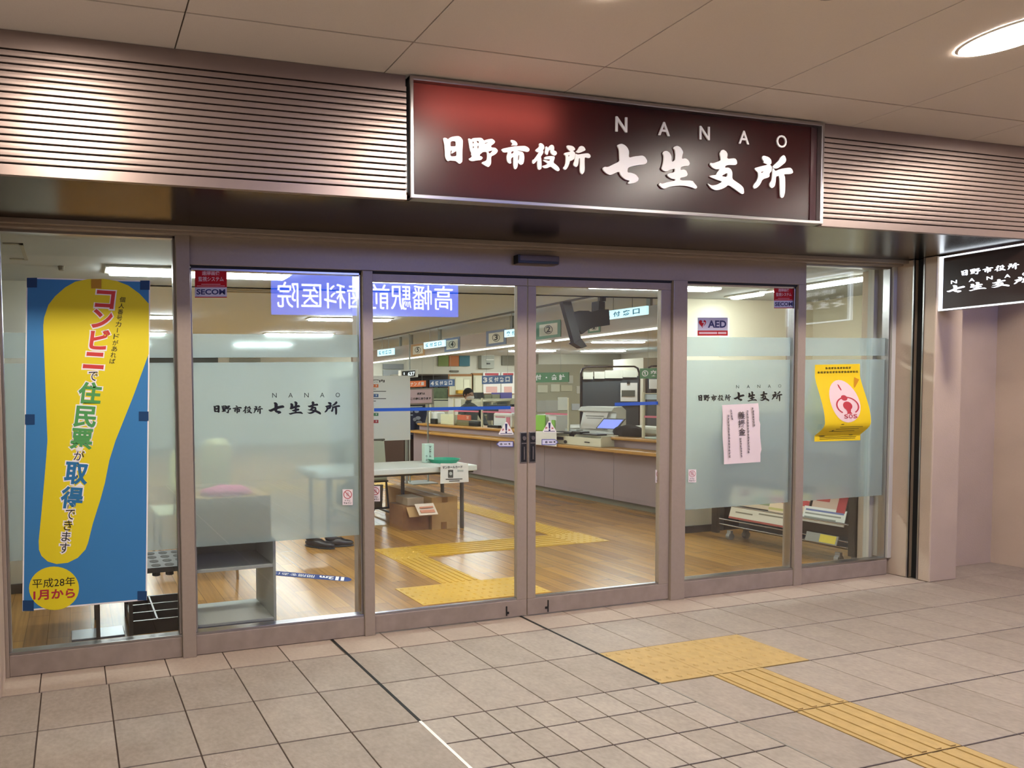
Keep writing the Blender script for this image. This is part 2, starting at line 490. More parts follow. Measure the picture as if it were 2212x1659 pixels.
# window units
def window(n, x0, x1, zt, film=True):
    r = thing(n, '', '', ((x0+x1)/2, YF, 0)); del r['label']; del r['category']; r['kind'] = 'structure'
    b = bm_new(); box(b, x0+.0005, x1-.0005, YF+.002, .25, .003, .105)
    link('sill_rail', b, BROWN2, r, bevel=.003)
    b = bm_new(); box(b, x0+.0005, x1-.0005, YF+.004, .215, .105, .118)
    for s0, s1 in ((x0+.0005, x0+.012), (x1-.012, x1-.0005)): box(b, s0, s1, YF+.012, .212, .118, zt)
    box(b, x0+.0005, x1-.0005, YF+.012, .212, zt-.012, zt)
    link('glazing_bead', b, SILVER, r, bevel=.001)
    b = bm_new(); box(b, x0+.012, x1-.012, .188, .194, .118, zt-.012)
    gl = link('glass_pane', b, GLASS, r)
    if film:
        b = bm_new()
        for z0, z1 in ((.55, 1.49), (1.515, 1.635)): box(b, x0+.013, x1-.013, .1945, .1953, z0, z1)
        link('frosted_film', b, FROST, r)
    return r
window('window_1', -.155, .682, 2.114)
window('window_2', .752, 1.69, 1.962)
window('window_3', 3.872, 4.79, 1.962)
window('window_4', 4.856, 5.655, 2.114)

# --- sliding doors
def door(n, x0, x1, stile_l, stile_r, hx):
    r = thing(n, '', '', ((x0+x1)/2, YF, 0)); del r['label']; del r['category']; r['kind'] = 'structure'
    y0, y1 = YF+.006, .196
    b = bm_new(); box(b, x0, x1, y0, y1, .008, .104); link('bottom_rail', b, BROWN2, r, bevel=.003)
    b = bm_new(); box(b, x0, x1, y0, y1, 1.918, 1.960); link('top_rail', b, BROWN, r, bevel=.002)
    for s0, s1 in ((x0, x0+stile_l), (x1-stile_r, x1)):
        b = bm_new(); box(b, s0, s1, y0, y1, .104, 1.918); link('stile', b, BROWN, r, bevel=.003)
    b = bm_new(); box(b, x0+stile_l, x1-stile_r, y0+.004, y1-.004, .104, .116); link('glazing_bead', b, SILVER, r)
    b = bm_new(); box(b, x0+stile_l, x1-stile_r, .186, .191, .116, 1.918); link('glass_pane', b, GLASS, r)
    # flush pull
    z0, z1 = at(1141, 1000, 'y', YF).z, at(1141, 933, 'y', YF).z
    b = bm_new(); box(b, hx-.023, hx+.023, y0-.004, y0+.001, z0, z1); pl = link('handle', b, SILVER, r, bevel=.0035)
    b = bm_new(); box(b, hx-.018, hx+.018, y0-.0055, y0-.003, z0+.006, z1-.006); link('handle_recess', b, BLACK, pl, bevel=.002)
    b = bm_new(); cyl(b, (hx, y0-.009, z1-.036), (hx, y0-.004, z1-.036), .012, 16)
    box(b, hx-.004, hx+.004, y0-.008, y0-.004, z0+.02, z1-.085); box(b, hx-.016, hx+.016, y0-.0065, y0-.004, z1-.068, z1-.062)
    link('lock_cylinder', b, SILVER, pl)
    return r
door('door_1', 1.752, 2.729, .004, .066, 2.703)
door('door_2', 2.735, 3.763, .055, .075, 2.763)
# scuffs on the door feet
b = bm_new()
box(b, 2.588, 2.594, YF+.003, YF+.0062, .02, .075); box(b, 2.594, 2.606, YF+.003, YF+.0062, .03, .042)
tag(link('worn_seam', b, DARK), 'dark worn seam mark low on the left sliding door foot', 'mark')
b = bm_new()
box(b, 2.872, 2.878, YF+.003, YF+.0062, .015, .085); box(b, 2.856, 2.872, YF+.003, YF+.0062, .035, .047)
tag(link('worn_seam', b, DARK), 'dark worn seam mark low on the right sliding door foot', 'mark')

# --- drain slots in the paving
for x, lab in ((1.5, 'long dark slot drain left of the entrance, ending in a bright metal strip'), (2.7, 'long dark slot drain that runs out from the middle of the sliding doors')):
    r = thing('slot_drain', lab, 'drain', (x, -1, 0), 'slot drains in the paving')
    b = bm_new(); box(b, x-.007, x+.007, -.6, .24, -.003, .0016); link('slot', b, DARK, r)
    w = .0065 if x < 2 else .004
    b = bm_new(); box(b, x-w, x+w, -9, -.6, -.003, .0015); link('metal_edge', b, mat('worn steel strip', '#efe9e0', rough=.5) if x < 2 else mat('dull steel strip', '#8e8880', rough=.5, metal=.5), r)

# --- tactile paving
YEL = mat('ochre tactile paving', '#b0935c', rough=.6, noise=.1, nscale=30, bump=.15)
def dots(bm, x0, y0, sx, sy, n, m, z, r=.0115, h=.004):
    for i in range(n):
        for k in range(m):
            cx, cy = x0+sx*(i+.5)/n, y0+sy*(k+.5)/m
            cyl(bm, (cx, cy, z), (cx, cy, z+h), r, 10, r*.6)
r = thing('tactile_paving', 'ochre tactile paving on the stone floor, dotted block and ribbed guide strip', 'tactile paving', (3.15, -1, 0))
for i in (9, 10, 11):
    b = bm_new(); box(b, i*T+g*.6, i*T+T-g*.6, -.6+g, -.3-g, -.02, .001); dots(b, i*T, -.6, T, T, 5, 5, .001)
    link('dotted_tile', b, YEL, r)
for k in range(2, 30):
    y1 = -.3*k
    b = bm_new(); box(b, 3.0+g, 3.3-g, y1-.3+g, y1-g, -.02, .001)
    for q in range(4):
        cx = 3.0+.3*(q+.5)/4
        box(b, cx-.013, cx+.013, y1-.3+.006, y1-.006, .001, .0052)
    link('ribbed_tile', b, YEL, r)
# inside: yellow rubber guide way
YEL2 = mat('yellow rubber guide', '#c0962e', rough=.42, noise=.05)
r = thing('guide_path', 'yellow rubber guide path zigzagging over the wooden floor inside the doors', 'tactile paving', (3.0, 1.5, 0))
def strip(x0, x1, y0, y1, along):
    b = bm_new(); box(b, x0, x1, y0, y1, 0, .003)
    w = (x1-x0) if along == 'y' else (y1-y0)
    for q in range(6):
        c = w*(q+.5)/6
        if along == 'y': box(b, x0+c-.010, x0+c+.010, y0+.01, y1-.01, .003, .007)
        else: box(b, x0+.01, x1-.01, y0+c-.010, y0+c+.010, .003, .007)
    link('guide_bar', b, YEL2, r)
def pad(x0, x1, y0, y1):
    b = bm_new(); box(b, x0, x1, y0, y1, 0, .003)
    dots(b, x0, y0, x1-x0, y1-y0, max(1, round((x1-x0)/.06)), max(1, round((y1-y0)/.06)), .003, .012, .004)
    link('dotted_pad', b, YEL2, r)
pad(2.26, 3.20, .47, .78)
strip(2.62, 2.92, .78, 1.375, 'y'); pad(2.62, 2.92, 1.375, 1.675)
strip(2.92, 4.38, 1.375, 1.675, 'x'); pad(4.38, 4.70, 1.375, 1.675)
strip(4.38, 4.68, 1.675, 4.7, 'y'); strip(2.6, 4.38, 4.7, 5.0, 'x'); pad(4.38, 4.68, 4.7, 5.0)
# ================================================================== LAMPS OUTSIDE
LAMPM = emat('downlight lens', '#fff3e6', L_DOWN)
pos = ['leftmost, above the slatted fascia', 'above the left part of the red sign', 'at the right edge of the photo', 'beyond the right edge, near the end wall']
for k, (x, y) in enumerate(holes):
    t = thing('ceiling_downlight', 'round recessed ceiling downlight, ' + pos[k], 'ceiling light', (x, y, ZC-.004), 'round downlights of the arcade ceiling')
    b = bm_new(); cyl(b, (x, y, ZC-.006), (x, y, ZC-.0015), .126, 40); link('lens', b, LAMPM, t)
    b = bm_new()
    n = 40
    for i in range(n):
        a0, a1 = 2*math.pi*i/n, 2*math.pi*(i+1)/n
        P = [(x+r*math.cos(a), y+r*math.sin(a)) for a in (a0, a1) for r in (.127, .136)]
        for z0 in (ZC-.008,):
            quad(b, (*P[0], z0), (*P[1], ZC-.001), (*P[3], ZC-.001), (*P[2], z0))
    link('trim_ring', b, mat('white ring', '#f2ece4', rough=.6), t)
def lamp(name, typ, loc, power, col, **k):
    d = bpy.data.lights.new(name, typ); d.energy = power; d.color = col
    for a, v in k.items(): setattr(d, a, v)
    o = bpy.data.objects.new(name, d); COL.objects.link(o); o.location = loc
    return o
# smoke detector at the top edge
b = bm_new(); cx, cy = 2.745, -1.145
cyl(b, (cx, cy, ZC-.02), (cx, cy, ZC-.001), .06, 32, .075)
tag(link('smoke_detector', b, mat('ivory plastic', '#9d9080', rough=.5), bevel=.004), 'round ivory ceiling detector just at the top edge of the photo', 'detector')

# ================================================================== MAIN SIGN (light box)
YS = YFA+.010
t = thing('signboard', 'long dark red fascia sign with white brush lettering in a steel frame', 'sign', (2.785, YFA, ZS))
def sign_panel_mat():
    m = bpy.data.materials.new('deep red acrylic'); m.use_nodes = True
    nt = m.node_tree; nt.nodes.clear()
    out = nt.nodes.new('ShaderNodeOutputMaterial')
    pb = nt.nodes.new('ShaderNodeBsdfPrincipled')
    pb.inputs['Base Color'].default_value = lin('#1e0d0f'); pb.inputs['Roughness'].default_value = .36; pb.inputs['Specular IOR Level'].default_value = .3
    tl = nt.nodes.new('ShaderNodeBsdfTranslucent'); tl.inputs[0].default_value = lin('#b8544e')
    a = nt.nodes.new('ShaderNodeMixShader'); a.inputs[0].default_value = .42
    nt.links.new(pb.outputs[0], a.inputs[1]); nt.links.new(tl.outputs[0], a.inputs[2]); nt.links.new(a.outputs[0], out.inputs[0])
    return m
b = bm_new(); quad(b, (1.615, YS, ZS+.014), (3.955, YS, ZS+.014), (3.955, YS, ZC-.024), (1.615, YS, ZC-.024))
link('sign_face', b, sign_panel_mat(), t)
b = bm_new()
x0, x1, z0, z1 = 1.598, 3.975, ZS-.002, ZC-.008
box(b, x0, x1, YFA-.012, YFA+.028, z0, z0+.018); box(b, x0, x1, YFA-.012, YFA+.028, z1-.018, z1)
box(b, x0, x0+.018, YFA-.0121, YFA+.028, z0, z1); box(b, x1-.018, x1, YFA-.0121, YFA+.028, z0, z1)
link('steel_frame', b, SILVER, t, bevel=.003)
b = bm_new(); box(b, 3.915, 3.955, YS-.002, YS-.0005, ZS+.016, ZC-.026)
link('end_strip', b, mat('darker maroon strip', '#2a0c10', rough=.4), t)
# glyph outlines traced stroke shapes: (scale, origin u, v, outlines, holes)
GA = (11.06, 940, 280); GB = (11.06, 1100, 290); GC = (8.732, 1280, 240); GD = (8.732, 1500, 250)
HINO = [
 (GA, [[(165,220),(210,205),(262,222),(290,250),(330,205),(400,180),(535,165),(600,200),(645,270),(638,400),(630,560),(632,770),(600,812),(555,828),(500,785),(470,760),(330,750),(290,770),(250,735),(218,660),(212,500),(200,360)],
       [(350,290),(470,288),(475,410),(410,412),(345,415)], [(352,510),(385,512),(362,592),(430,560),(485,520),(493,648),(342,655)]]),
 (GA, [[(765,225),(800,225),(840,250),(880,215),(1060,205),(1110,225),(1145,275),(1230,245),(1335,230),(1380,260),(1415,300),(1390,345),(1310,400),(1325,440),(1410,445),(1450,475),(1480,515),(1455,565),(1400,615),(1315,648),(1318,800),(1300,860),(1250,908),(1190,880),(1085,815),(1110,785),(1180,765),(1215,735),(1225,640),(1210,545),(1120,545),(1085,580),(1060,590),(1040,640),(1085,650),(1120,685),(1080,740),(980,745),(870,770),(800,745),(780,705),(830,685),(860,650),(835,600),(850,570),(820,530),(800,440),(785,340)],
       [(868,288),(915,320),(880,358)], [(962,282),(1022,285),(1023,343),(990,330)], [(882,398),(913,430),(877,472)], [(990,402),(1018,397),(1016,463),(987,463)], [(1238,540),(1368,500),(1285,590),(1262,565)], [(1160,330),(1255,322),(1200,343),(1175,350)]]),
 (GA, [[(1780,265),(1810,258),(1880,275),(1930,320),(1950,370),(1920,400),(1870,390),(1795,395),(1830,350),(1790,310)],
       [(1560,500),(1580,470),(1700,445),(1850,415),(2000,405),(2120,400),(2190,430),(2235,480),(2220,530),(2175,548),(2100,530),(1990,510),(1930,515),(2000,530),(2060,545),(2095,580),(2110,680),(2100,770),(2080,830),(2030,855),(1990,835),(1955,790),(1950,880),(1925,940),(1890,962),(1860,930),(1850,850),(1848,760),(1850,660),(1795,695),(1790,760),(1800,810),(1765,830),(1710,790),(1690,720),(1690,640),(1715,570),(1700,545),(1650,560),(1600,550)],
       [(1792,545),(1848,522),(1855,560),(1802,598)], [(1962,622),(1988,617),(1988,708),(1953,768)]]),
 (GB, [[(690,240),(720,222),(770,238),(815,290),(815,350),(780,400),(800,430),(780,480),(730,550),(745,600),(750,750),(745,840),(700,862),(665,845),(650,760),(655,650),(640,640),(590,700),(550,722),(530,690),(540,620),(570,615),(640,520),(690,440),(650,440),(608,415),(615,375),(700,310)],
       [(840,310),(880,305),(900,340),(950,280),(990,260),(1040,285),(1055,340),(1045,400),(1100,420),(1120,465),(1100,505),(1060,525),(1000,500),(965,450),(960,380),(935,390),(910,440),(905,490),(880,510),(840,480),(830,430),(845,380)],
       [(815,570),(850,545),(960,530),(1060,540),(1065,580),(1030,690),(1100,740),(1160,800),(1185,860),(1150,895),(1100,880),(1030,830),(965,780),(900,815),(830,825),(780,800),(760,770),(850,745),(900,715),(850,680),(785,640),(795,620),(870,635),(940,655),(960,610),(860,615),(820,600)]]),
 (GB, [[(1350,290),(1380,275),(1480,290),(1530,325),(1555,370),(1530,400),(1490,405),(1540,440),(1556,480),(1545,540),(1530,600),(1470,640),(1430,640),(1410,720),(1380,790),(1340,850),(1300,862),(1270,830),(1275,800),(1310,760),(1330,680),(1335,530),(1290,500),(1290,465),(1330,450),(1450,425),(1400,390),(1360,340)],
       [(1380,515),(1425,510),(1400,555)], [(1565,430),(1620,380),(1650,310),(1700,288),(1760,310),(1800,375),(1790,400),(1700,440),(1620,464)],
       [(1562,470),(1610,500),(1720,480),(1850,462),(1900,490),(1925,540),(1900,580),(1850,580),(1780,560),(1775,650),(1780,850),(1765,920),(1720,972),(1680,930),(1668,850),(1675,700),(1672,590),(1640,585),(1630,700),(1610,770),(1570,798),(1520,760),(1515,710),(1547,640)]])]
NANAO = [
 (GC, [[(445,655),(480,635),(530,625),(590,650),(640,700),(670,770),(662,890),(760,865),(880,850),(920,848),(965,870),(1010,940),(1005,985),(960,1015),(880,1022),(760,1040),(645,1075),(635,1165),(700,1170),(790,1200),(850,1270),(840,1320),(790,1355),(730,1370),(680,1380),(640,1370),(690,1320),(600,1300),(520,1230),(485,1140),(320,1218),(250,1190),(190,1130),(175,1085),(205,1058),(270,1065),(380,1010),(495,955),(490,850),(485,730)]]),
 (GC, [[(1500,700),(1530,675),(1580,662),(1640,695),(1690,780),(1670,850),(1662,912),(1735,898),(1790,940),(1815,1000),(1790,1040),(1700,1050),(1645,1065),(1635,1120),(1700,1108),(1745,1130),(1775,1200),(1750,1240),(1630,1265),(1630,1315),(1860,1318),(1900,1370),(1950,1430),(1945,1460),(1910,1475),(1850,1445),(1720,1415),(1600,1412),(1450,1430),(1340,1470),(1290,1460),(1230,1395),(1250,1360),(1290,1378),(1400,1345),(1540,1320),(1535,1290),(1470,1285),(1410,1245),(1385,1205),(1420,1185),(1530,1160),(1535,1090),(1450,1110),(1370,1150),(1310,1130),(1280,1090),(1300,1040),(1320,950),(1325,850),(1300,800),(1330,765),(1380,758),(1430,790),(1470,860),(1470,970),(1535,940),(1545,850),(1535,745)]]),
 (GD, [[(455,720),(480,665),(525,648),(575,680),(605,730),(590,825),(740,808),(775,850),(785,910),(750,940),(620,935),(560,955),(555,990),(620,985),(670,1020),(695,1080),(690,1200),(760,1250),(850,1310),(905,1370),(915,1470),(880,1488),(840,1465),(740,1390),(620,1310),(560,1360),(470,1400),(380,1415),(300,1380),(245,1310),(225,1280),(300,1325),(400,1310),(515,1250),(400,1215),(255,1155),(285,1135),(390,1125),(395,1095),(460,1010),(390,1020),(320,990),(270,930),(275,895),(330,905),(475,855),(470,790)],
       [(480,1145),(605,1080),(590,1168)]]),
 (GD, [[(1250,790),(1280,758),(1380,790),(1425,840),(1430,910),(1400,930),(1440,970),(1432,1050),(1390,1100),(1395,1165),(1260,1205),(1220,1300),(1160,1365),(1105,1385),(1085,1350),(1100,1300),(1150,1240),(1180,1170),(1180,1080),(1125,1030),(1110,995),(1240,960),(1370,930),(1275,895),(1290,870),(1260,830)],
       [(1225,1070),(1290,1050),(1250,1090)], [(1442,972),(1520,900),(1570,850),(1600,790),(1660,748),(1690,775),(1710,840),(1690,890),(1620,950),(1540,1005),(1480,1000)],
       [(1450,992),(1480,1012),(1500,1055),(1600,1010),(1780,985),(1820,1020),(1840,1080),(1800,1105),(1660,1110),(1685,1160),(1690,1300),(1685,1450),(1660,1540),(1625,1560),(1595,1530),(1590,1400),(1580,1140),(1515,1150),(1510,1250),(1490,1340),(1440,1375),(1400,1340),(1390,1290),(1430,1230),(1445,1120)]])]
def chaikin(p):
    q = []
    for a, c in zip(p, p[1:]+p[:1]):
        q += [(a[0]*.8+c[0]*.2, a[1]*.8+c[1]*.2), (a[0]*.2+c[0]*.8, a[1]*.2+c[1]*.8)]
    return q
def glyph_geo(gl):
    """traced outline -> triangulated plate in sign-plane metres (x, z)"""
    (s, ou, ov), loops = gl
    c = bpy.data.curves.new('g', 'CURVE'); c.dimensions = '2D'; c.fill_mode = 'BOTH'
    for lp in loops:
        pts = [(lambda p: (p.x, p.z))(at(ou+a/s, ov+d/s, 'y', YS)) for a, d in lp]
        pts = chaikin(pts)
        sp = c.splines.new('POLY'); sp.points.add(len(pts)-1); sp.use_cyclic_u = True
        for q, p in zip(sp.points, pts): q.co = (p[0], p[1], 0, 1)
    o = bpy.data.objects.new('g', c); COL.objects.link(o)
    dg = bpy.context.evaluated_depsgraph_get()
    me = bpy.data.meshes.new_from_object(o.evaluated_get(dg))
    vs = [(v.co.x, v.co.y) for v in me.vertices]; fs = [tuple(p.vertices) for p in me.polygons]
    bpy.data.objects.remove(o); bpy.data.curves.remove(c); bpy.data.meshes.remove(me)
    return vs, fs
GEO = [glyph_geo(g_) for g_ in HINO+NANAO]
LATIN = [('N', 1328, 1353, 253.5, 286), ('A', 1420, 1445, 264.5, 294), ('N', 1509, 1531, 274, 303), ('A', 1593.5, 1616, 283.5, 312), ('O', 1675, 1697, 293, 320)]
LGEO = []
for ch, u0, u1, v0, v1 in LATIN:
    vs, fs = text_geo(ch, .012 if ch != 'O' else .006)
    a = at(u0, (v0+v1)/2, 'y', YS).x; c = at(u1, (v0+v1)/2, 'y', YS).x
    zt = at((u0+u1)/2, v0, 'y', YS).z; zb = at((u0+u1)/2, v1, 'y', YS).z
    X0 = min(p[0] for p in vs); X1 = max(p[0] for p in vs); Y0 = min(p[1] for p in vs); Y1 = max(p[1] for p in vs)
    LGEO.append(([(a+(p[0]-X0)/(X1-X0)*(c-a), zb+(p[1]-Y0)/(Y1-Y0)*(zt-zb)) for p in vs], fs))
def gbox(gs):
    xs = [p[0] for g_ in gs for p in g_[0]]; zs = [p[1] for g_ in gs for p in g_[0]]
    return min(xs), max(xs), min(zs), max(zs)
def plate(bm, geos, fn, N=None, th=0.):
    """fn maps sign coordinates to the world; optional thickness along N"""
    for vs, fs in geos:
        nv = [bm.verts.new(fn(*p)) for p in vs]
        mv = None
        if th: mv = [bm.verts.new(Vector(fn(*p))+Vector(N)*th) for p in vs]
        ec = {}
        for f in fs:
            try: bm.faces.new([nv[i] for i in f])
            except ValueError: continue
            if mv: bm.faces.new([mv[i] for i in reversed(f)])
            for i in range(len(f)):
                e = (f[i], f[(i+1) % len(f)]); k = tuple(sorted(e)); ec[k] = ec.get(k, 0)+1
        if mv:
            for (i, k), n_ in ec.items():
                if n_ == 1: bm.faces.new([nv[i], nv[k], mv[k], mv[i]])
LETM = mat('white sign lettering', '#d5d2d0', rough=.5)
GEO_ALL = GEO+LGEO
names = ['sun_character', 'field_character', 'city_character', 'service_character', 'place_character', 'seven_character', 'life_character', 'branch_character', 'place_character', 'letter_n', 'letter_a', 'letter_n', 'letter_a', 'letter_o']
for nm, ge in zip(names, GEO_ALL):
    b = bm_new(); plate(b, [ge], lambda x, z: (x, YS-.0015, z), (0, -1, 0), .004)
    link(nm, b, LETM, t)
# inside of the light box: white tray and one tube at its left end
b = bm_new()
box(b, 1.60, 3.97, YS+.115, YS+.120, ZS+.032, ZC-.006); box(b, 1.60, 3.97, YS+.02, YS+.115, ZC-.010, ZC-.006); box(b, 1.60, 3.97, YS+.02, YS+.115, ZS+.031, ZS+.035)
box(b, 1.60, 1.604, YS+.02, YS+.115, ZS+.035, ZC-.010); box(b, 3.966, 3.97, YS+.02, YS+.115, ZS+.035, ZC-.010)
link('light_tray', b, mat('light tray white', '#b0b0b0', rough=.8), t)
b = bm_new(); cyl(b, (1.66, YS+.085, 2.54), (2.34, YS+.085, 2.54), .006, 8)
link('light_tube', b, emat('sign tube', '#fff2e0', 5.5), t)

def put_group(bm, geos, P, U, V, src=None):
    x0, x1, z0, z1 = src or gbox(geos)
    P, U, V = Vector(P), Vector(U), Vector(V)
    plate(bm, geos, lambda x, z: P+U*((x-x0)/(x1-x0))+V*((z-z0)/(z1-z0)))

# ================================================================== PROJECTING LIT SIGN
XL = 5.70
t = thing('projecting_sign', 'brown box sign with glowing white edges sticking out beside the right column', 'sign', (5.73, -.2, 1.79))
z0, z1, y0, y1 = 1.788, 2.138, -.392, -.016
b = bm_new(); box(b, XL+.004, XL+.07, y0, y1, z0, z1); link('sign_body', b, mat('grey sign body', '#8e8a86', rough=.4, metal=.5), t, bevel=.003)
b = bm_new(); box(b, XL+.001, XL+.004, y0+.012, y1-.016, z0+.012, z1-.012); link('sign_face', b, mat('dark brown sign face', '#2c1a17', rough=.35), t)
b = bm_new()
e = .009
box(b, XL-.002, XL+.003, y1-.016, y1, z0, z1); box(b, XL-.002, XL+.003, y0, y0+e, z0, z1)
box(b, XL-.002, XL+.003, y0+e, y1-.016, z0, z0+e); box(b, XL-.002, XL+.003, y0+e, y1-.016, z1-e, z1)
link('glowing_edge', b, emat('cool white glow', '#e6f2ff', .8), t)
def on_face(u0, u1, vl, vr, h):   # baseline from (u0,vl) to (u1,vr), height h px
    a = at(u0, vl, 'x', XL); c = at(u1, vr, 'x', XL); d = at(u0, vl-h, 'x', XL)
    return a, c-a, d-a
LL = emat('lit letters', '#eef4ff', .42)
b = bm_new(); P, U, V = on_face(2076, 2202, 597, 581, 13.5); put_group(b, GEO[:5], P-Vector((.0005, 0, 0)), U, V); link('lettering', b, LL, t)
uu = [(2045, 2085), (2093, 2131), (2141, 2181), (2190, 2232)]
for ge, (a_, c_) in zip(GEO[5:9], uu):
    f_ = (a_-2045)/187
    b = bm_new(); P, U, V = on_face(a_, c_, 635-23*f_, 635-23*(c_-2045)/187, 17+2*f_); put_group(b, [ge], P-Vector((.0005, 0, 0)), U, V); link('branch_character', b, LL, t)
for k, ch in enumerate('NANAO'):
    b = bm_new(); u_ = 2054+k*38.5; v_ = 613.5-k*4.3
    P, U, V = on_face(u_, u_+13.5, v_, v_-1.6, 7.5); text(b, ch, P-Vector((.0005, 0, 0)), U, V, .03); link('latin_letter', b, LL, t)

# ================================================================== CLINIC SIGN ACROSS THE PASSAGE
t = thing('clinic_sign', 'blue lit clinic sign with white characters, mirrored in the shop windows', 'sign', (4.78, -5.15, 2.54))
YR = -5.12
b = bm_new(); box(b, 3.155, 6.41, YR-.08, YR-.001, 2.545, 3.185); link('sign_body', b, BLACK, t)
b = bm_new(); quad(b, (3.16, YR, 2.55), (6.405, YR, 2.55), (6.405, YR, 3.18), (3.16, YR, 3.18))
link('lit_face', b, emat('lit blue face', '#1a58e6', L_CLINIC*.72), t)
b = bm_new()
text(b, '高幡駅前歯科医院', (6.30, YR+.004, 2.655), (-3.04, 0, 0), (0, 0, .40), .004)
link('lettering', b, emat('lit clinic letters', '#eef2ff', L_CLINIC*.95), t)

# ================================================================== DOOR SENSOR
a = at(1118, 553, 'y', YF-.03); c = at(1208, 572, 'y', YF-.03)
t = thing('door_sensor', 'long black motion sensor box on the head above the sliding doors', 'sensor', ((a.x+c.x)/2, YF, c.z))
b = bm_new(); box(b, a.x, c.x, YF-.034, YF-.0005, 2.034, 2.084); link('housing', b, mat('sensor housing', '#5c4f4a', rough=.35), t, bevel=.006)
b = bm_new(); box(b, a.x+.004, c.x-.01, YF-.037, YF-.030, 2.035, 2.050); box(b, a.x-.001, a.x+.014, YF-.036, YF-.001, 2.035, 2.083); link('lens', b, BLACK, t, bevel=.002)

# ================================================================== WINDOW LETTERING (black vinyl)
def frame_px(u0, u1, vt0, vt1, vb0, vb1, ax='y', val=.163):
    """P,U,V for a box with photo corners TL(u0,vt0) TR(u1,vt1) BL(u0,vb0) BR(u1,vb1)"""
    P = at(u0, vb0, ax, val); return P, at(u1, vb1, ax, val)-P, at(u0, vt0, ax, val)-P
YD = .1875
VINYL = mat('black vinyl', '#0c0a0a', rough=.4)
for nm, lab, a5, a4, lat in (
    ('window_lettering', 'black brush lettering on the frosted window left of the doors', (461, 568, 874, 874, 892, 895), (580, 735, 866, 863, 896, 896), (588, 735, 849, 850, 859, 858)),
    ('window_lettering', 'black brush lettering on the frosted window right of the doors', (1508, 1579, 852, 849, 867, 867), (1585, 1690, 845, 840, 868, 867), (1590, 1688, 832, 831, 839, 837))):
    P, U, V = frame_px(*a5, 'y', YD)
    o = thing(nm, lab, 'window lettering', P, 'vinyl lettering on the windows')
    b = bm_new(); put_group(b, GEO[:5], P, U, V); link('city_office_line', b, VINYL, o)
    b = bm_new(); P, U, V = frame_px(*a4, 'y', YD); put_group(b, GEO[5:9], P, U, V); link('branch_line', b, VINYL, o)
    P, U, V = frame_px(*lat, 'y', YD)
    for k, ch in enumerate('NANAO'):
        b = bm_new(); text(b, ch, P+U*(k*.2325), U*.065, V); link('latin_letter', b, VINYL, o)
# ================================================================== POSTERS AND STICKERS ON THE GLASS
YP = .1842
def pxquad(bm, pts, y): quad(bm, *[at(u, v, 'y', y) for u, v in pts])
def pxpoly(bm, pts, y, ax='y'):
    bm.faces.new([bm.verts.new(at(u, v, ax, y)) for u, v in pts])
def pxtext(bm, s, u0, u1, v0, v1, y, bold=0., slant=0., ax='y', rise=0.):
    """characters in the photo box u0..u1, v0..v1; slant shifts the top, rise lifts the right end"""
    a = at(u0, v1, ax, y); c = at(u1, v1-rise, ax, y); d = at(u0+slant, v0, ax, y)
    text(bm, s, a, c-a, d-a, bold)
def pxsheet(bm, u0, u1, v0, v1, y, th=.0006, rise=0., ax='y'):
    """thin sheet with the photo box, real thickness away from the camera"""
    P = [at(u0, v1, ax, y), at(u1, v1-rise, ax, y), at(u1, v0-rise, ax, y), at(u0, v0, ax, y)]
    N = Vector((0, th, 0)) if ax == 'y' else Vector((th, 0, 0))
    A = [bm.verts.new(p) for p in P]; B = [bm.verts.new(p+N) for p in P]
    bm.faces.new(A); bm.faces.new(B[::-1])
    for i in range(4): bm.faces.new((A[i], B[i], B[(i+1) % 4], A[(i+1) % 4]))
def Z1(x, y): return (x/3.686, 550+y/3.686)
def Z2(x, y): return (x/3.686, 1000+y/3.686)
BLUE = mat('poster blue', '#347bb2', rough=.6); YELL = mat('poster yellow', '#e4d018', rough=.6)
RED = mat('print red', '#cf3b34', rough=.6); GREEN = mat('print green', '#4f9a52', rough=.6); DBLUE = mat('print blue', '#256f9e', rough=.6)
PWHITE = mat('print white', '#f1ece8', rough=.6); DRED = mat('print crimson', '#b02a3a', rough=.6)
NAVY = mat('print navy', '#23285c', rough=.6)
t = thing('banner_poster', 'tall blue poster with a yellow exclamation mark taped in the leftmost window', 'poster', (.22, YP, .32))
b = bm_new(); pxquad(b, [(48, 1320.5), (317.5, 1296.5), (324.5, 606.5), (57, 599.5)], YP+.0004); link('white_margin', b, PWHITE, t)
b = bm_new(); pxquad(b, [(51, 1317), (314.5, 1293.5), (321.8, 609), (59.5, 602)], YP); link('sheet', b, BLUE, t)
b = bm_new()
p = [Z1(*q) for q in ((345,600),(345,560),(352,500),(385,400),(440,330),(520,260),(600,215),(700,195),(830,193),(930,210),(1020,245),(1110,310),(1186,392),(1184,790),(1060,1130),(920,1480),(870,1640))] + \
    [Z2(*q) for q in ((835,160),(800,290),(740,480),(700,640),(680,690),(620,755),(540,795),(450,805),(380,785),(330,740),(310,690),(308,620),(330,400),(365,0))] + [Z1(378,1480), Z1(360,1000)]
pxpoly(b, p, YP-.0004)
pxpoly(b, [(116.7+54*math.cos(a*math.pi/18), 1270.8+47*math.sin(a*math.pi/18)) for a in range(36)], YP-.0004)
link('yellow_exclamation_mark', b, YELL, t)
